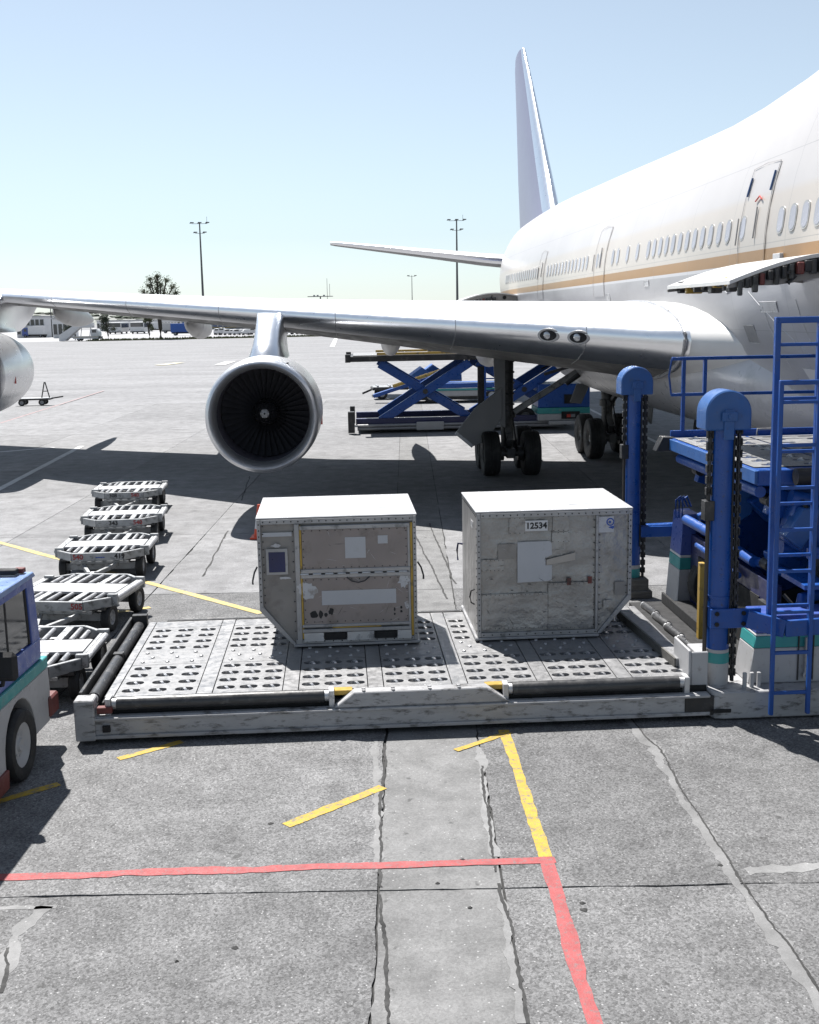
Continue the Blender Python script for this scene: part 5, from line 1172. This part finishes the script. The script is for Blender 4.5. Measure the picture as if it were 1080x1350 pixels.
wheel(tg, (-.12, -2.75, .36), (1, 0, 0), .36, .22, 'white', True, .62); wheel(tg, (-1.5, -2.75, .36), (1, 0, 0), .36, .22, 'white', True, .62)
B(tg, 'arch_liner', 'black', -1.45, -.22, -1.42, -.46, .28, .85, 0); B(tg, 'door_handle', 'alu_dull', .0, .02, -2.0, -1.85, .78, .82); B(tg, 'step_recess', 'alu_dull', -.0, .006, -2.1, -1.7, .3, .55, 0)
side([(-1.78, .3), (-1.765, .3), (-1.765, .88), (-1.78, .88)], 'door_seam', 'dark', .003, .004)

# ================================================================== FAR LOADER behind the main gear
fl = thing('scissor_loader', 'blue scissor loader raised behind the main landing gear with a container on top', 'cargo loader', (1.9, 45.2, 0), .04)
for y in (-1.5, 1.5): B(fl, 'base_rail', 'navy', -3.95, 4.2, y-.12, y+.12, .32, .56); 
for z in (.18, .30): MB().cyl((-3.9, -1.75, z), (4.0, -1.75, z), .06, n=10).build('pipe_rail', 'alu', fl)
B(fl, 'rail_plate', 'white', -1.65, -.6, -1.86, -1.82, .1, .42, .03); B(fl, 'bumper_post', 'dark', -4.25, -4.0, -1.9, -1.55, .05, .85); B(fl, 'bumper_post', 'dark', -4.2, -4.0, 1.4, 1.7, .1, .8)
B(fl, 'base_skirt', 'dark', -3.9, 4.2, -1.4, 1.4, .12, .3)
for y, mt in ((-1.45, 'blue'), (1.4, 'blue')):
    for x0, x1 in ((-3.0, .45), (.75, 4.3)):
        o = MB().beam((x0, y, .45), (x1, y, 2.62), .16, .34).build('scissor_arm', mt, fl, .01); MB().beam((x0, y+.2, 2.62), (x1, y+.2, .5), .14, .32).build('scissor_arm', mt, fl, .01)
        MB().cyl(((x0+x1)/2, y-.12, 1.55), ((x0+x1)/2, y+.35, 1.55), .1, n=14).build('pivot_pin', 'dark', o)
B(fl, 'platform', 'dark', -4.1, 5.0, -1.7, 1.7, 2.72, 2.92, .01); B(fl, 'platform_deck', 'steel', -4.0, 4.9, -1.6, 1.6, 2.923, 2.96)
for y in (-1.66, 1.6): B(fl, 'side_guide', 'yellow', -3.1, 4.5, y, y+.06, 2.963, 3.05)
B(fl, 'stop_block', 'dark', -4.3, -4.1, -1.7, -1.4, 2.7, 3.0); B(fl, 'stop_block', 'dark', -4.3, -4.1, 1.4, 1.7, 2.7, 3.0)
# drive unit
corner = MB().box(3.0, 5.0, -1.9, -.2, .35, .62).build('drive_unit', 'white', fl, .03); B(fl, 'teal_band', 'teal', 3.0, 5.0, -1.9, -.2, .623, .85, .01); B(fl, 'drive_hood', 'blue', 3.0, 5.0, -1.9, -.2, .853, 1.75, .03)
B(fl, 'hood_recess', 'black', 4.0, 4.6, -1.93, -1.905, 1.0, 1.35, 0); B(fl, 'lamp_recess', 'black', 3.9, 4.6, -1.93, -1.905, .42, .7, 0); B(fl, 'tail_lamp', 'signal_red', 4.1, 4.25, -1.95, -1.935, .48, .6, 0); B(fl, 'tail_lamp', 'lens', 4.26, 4.42, -1.95, -1.935, .48, .6, 0)
B(fl, 'bumper', 'white', 3.4, 5.1, -2.15, -1.96, .22, .36, .02); wheel(fl, (2.6, -1.2, .42), (0, 1, 0), .42, .3); wheel(fl, (4.6, 1.3, .42), (0, 1, 0), .42, .3)
# operator cage
for x in (1.0, 1.9):
    MB().beam((x, -1.75, .4), (x, -1.75, 2.5), .07, .07, (0, 1, 0)).build('cage_post', 'blue', fl)
for z in (.7, 1.0, 1.3, 1.55, 2.0): MB().beam((1.0, -1.75, z), (1.9, -1.75, z), .05, .05).build('cage_bar', 'blue', fl)
B(fl, 'control_box', 'black', .75, 1.05, -1.6, -1.3, .4, 2.45)
# container standing on it
uc = thing('air_cargo_container', 'grey air cargo container riding on the raised scissor loader', 'container', (2.25, 45.3, 2.965), .04)
MB().prism([(-1.35, .04), (1.6, .04), (1.6, 1.6), (-1.95, 1.6), (-1.95, .5)], (0, -.75, 0), (1, 0, 0), (0, 0, 1), (0, 1.5, 0)).build('shell', 'uld_side', uc, .01)
MB().box(-1.4, 1.63, -.78, .78, 0, .037).build('base_plate', 'alu', uc); B(uc, 'roof', 'uld_top', -1.96, 1.61, -.76, .76, 1.603, 1.625)
for x in (-1.33, .1, 1.52): B(uc, 'frame_post', 'alu', x, x+.07, -.775, -.753, .04, 1.6)

# ================================================================== behind the far loader: belt loader, dolly, covered carts, tug
c_ = G(560, 532); bl = thing('belt_loader', 'blue and yellow belt loader with a slanted boom behind the scissor loader', 'belt loader', (c_.x, 58.5, 0), .02)
MB().beam((-2.6, 0, .35), (5.2, 0, 2.75), .5, .18).build('boom', 'blue', bl, .01)
for y in (-.3, .3): MB().beam((-1.6, y, .83), (5.2, y, 2.92), .06, .14).build('boom_rail', 'yellow', bl)
B(bl, 'chassis', 'white', -.8, 4.4, -.9, .9, .32, .62, .03); B(bl, 'teal_stripe', 'teal', -.8, 4.4, -.92, -.902, .62, .72, 0); B(bl, 'chassis_top', 'blue', -.8, 4.4, -.9, .9, .74, .98, .02); B(bl, 'underbody', 'dark', -.6, 4.2, -.8, .8, .15, .31)
for x in (.3, 3.4):
    for y in (-.82, .82): wheel(bl, (x, y, .34), (0, 1, 0), .34, .22)
c_ = G(492, 527); rd = thing('roller_dolly', 'lone empty roller dolly beyond the raised scissor loader', 'dolly', (c_.x+1.6, 61.5, 0), .1)
MB().box(-1.7, 2.2, -.8, .8, .5, .62).build('frame', 'dark', rd); B(rd, 'deck', 'galv', -1.65, 2.2, -.75, .75, .623, .67)
for k in range(6): MB().cyl((-1.4+k*.65, -.7, .7), (-1.4+k*.65, .7, .7), .05, n=10).build('roller', 'alu', rd)
for x in (-1.2, 1.7):
    for y in (-.7, .7): wheel(rd, (x, y, .3), (0, 1, 0), .3, .16)
MB().beam((-1.7, 0, .5), (-2.2, 0, .3), .1, .1).build('drawbar', 'dark', rd)
def bag_cart(px, py, Y, lab, rz=.0):
    c_ = AT(px, py, Y); t_ = thing('baggage_cart', lab, 'baggage cart', (c_.x, Y, 0), rz, 'covered baggage carts behind the loader')
    B(t_, 'bed', 'galv', -.9, .9, 0, 2.6, .42, .52)
    MB().prism([(-.9, 1.35), (.9, 1.35), (.9, 1.75), (0, 2.5), (-.9, 1.75)], (0, 0, 0), (1, 0, 0), (0, 0, 1), (0, 2.6, 0)).build('cover', 'belt_cover', t_)
    MB().prism([(-.86, 1.78), (.86, 1.78), (0, 2.42)], (0, -.02, 0), (1, 0, 0), (0, 0, 1), (0, .015, 0)).build('gable_trim', 'cap_blue', t_)
    B(t_, 'side_panel', 'alu_dull', -.88, .88, .03, .07, .53, 1.345)
    for x in (-.88, .88):
        for y in (.05, 2.55): MB().beam((x, y, .5), (x, y, 1.4), .06, .06, (0, 1, 0)).build('post', 'alu', t_)
    t_.scale = (.78, .7, .64)
    for y in (.4, 2.1):
        for x in (-.75, .75): wheel(t_, (x, y, .24), (1, 0, 0), .24, .14)
    return t_
bag_cart(557, 521, 62, 'baggage cart with a blue gabled cover beside the belt loader boom', .05)
bag_cart(572, 518, 65, 'baggage cart with a blue gabled cover and pale gable patch, behind its twin', .05)
bag_cart(592, 519, 62.5, 'baggage cart half hidden by the scissor arm, grey lower panel', -.05)
# tow frame beside the outer engine
c_ = G(52, 534); tf = thing('tow_frame', 'dark towbar cart with an A frame behind the outer engine', 'tow cart', (c_.x, c_.y, 0), .1); tf.scale = (.75, .75, .7)
MB().box(-1.6, .9, -.6, .6, .42, .52).build('bed', 'dark', tf); B(tf, 'bed_board', 'galv', -1.5, .85, -.55, .55, .523, .56)
MB().beam((.9, 0, .5), (1.7, 0, .62), .12, .1).build('drawbar', 'dark', tf); MB().beam((.2, .0, .55), (.45, 0, 1.75), .07, .07, (0, 1, 0)).build('frame_leg', 'dark', tf); MB().beam((.75, 0, .55), (.5, 0, 1.75), .07, .07, (0, 1, 0)).build('frame_leg', 'dark', tf); MB().beam((.3, 0, 1.05), (.65, 0, 1.05), .06, .06).build('frame_bar', 'dark', tf)
for x in (-1.1, .3):
    for y in (-.5, .5): wheel(tf, (x, y, .24), (0, 1, 0), .24, .16)
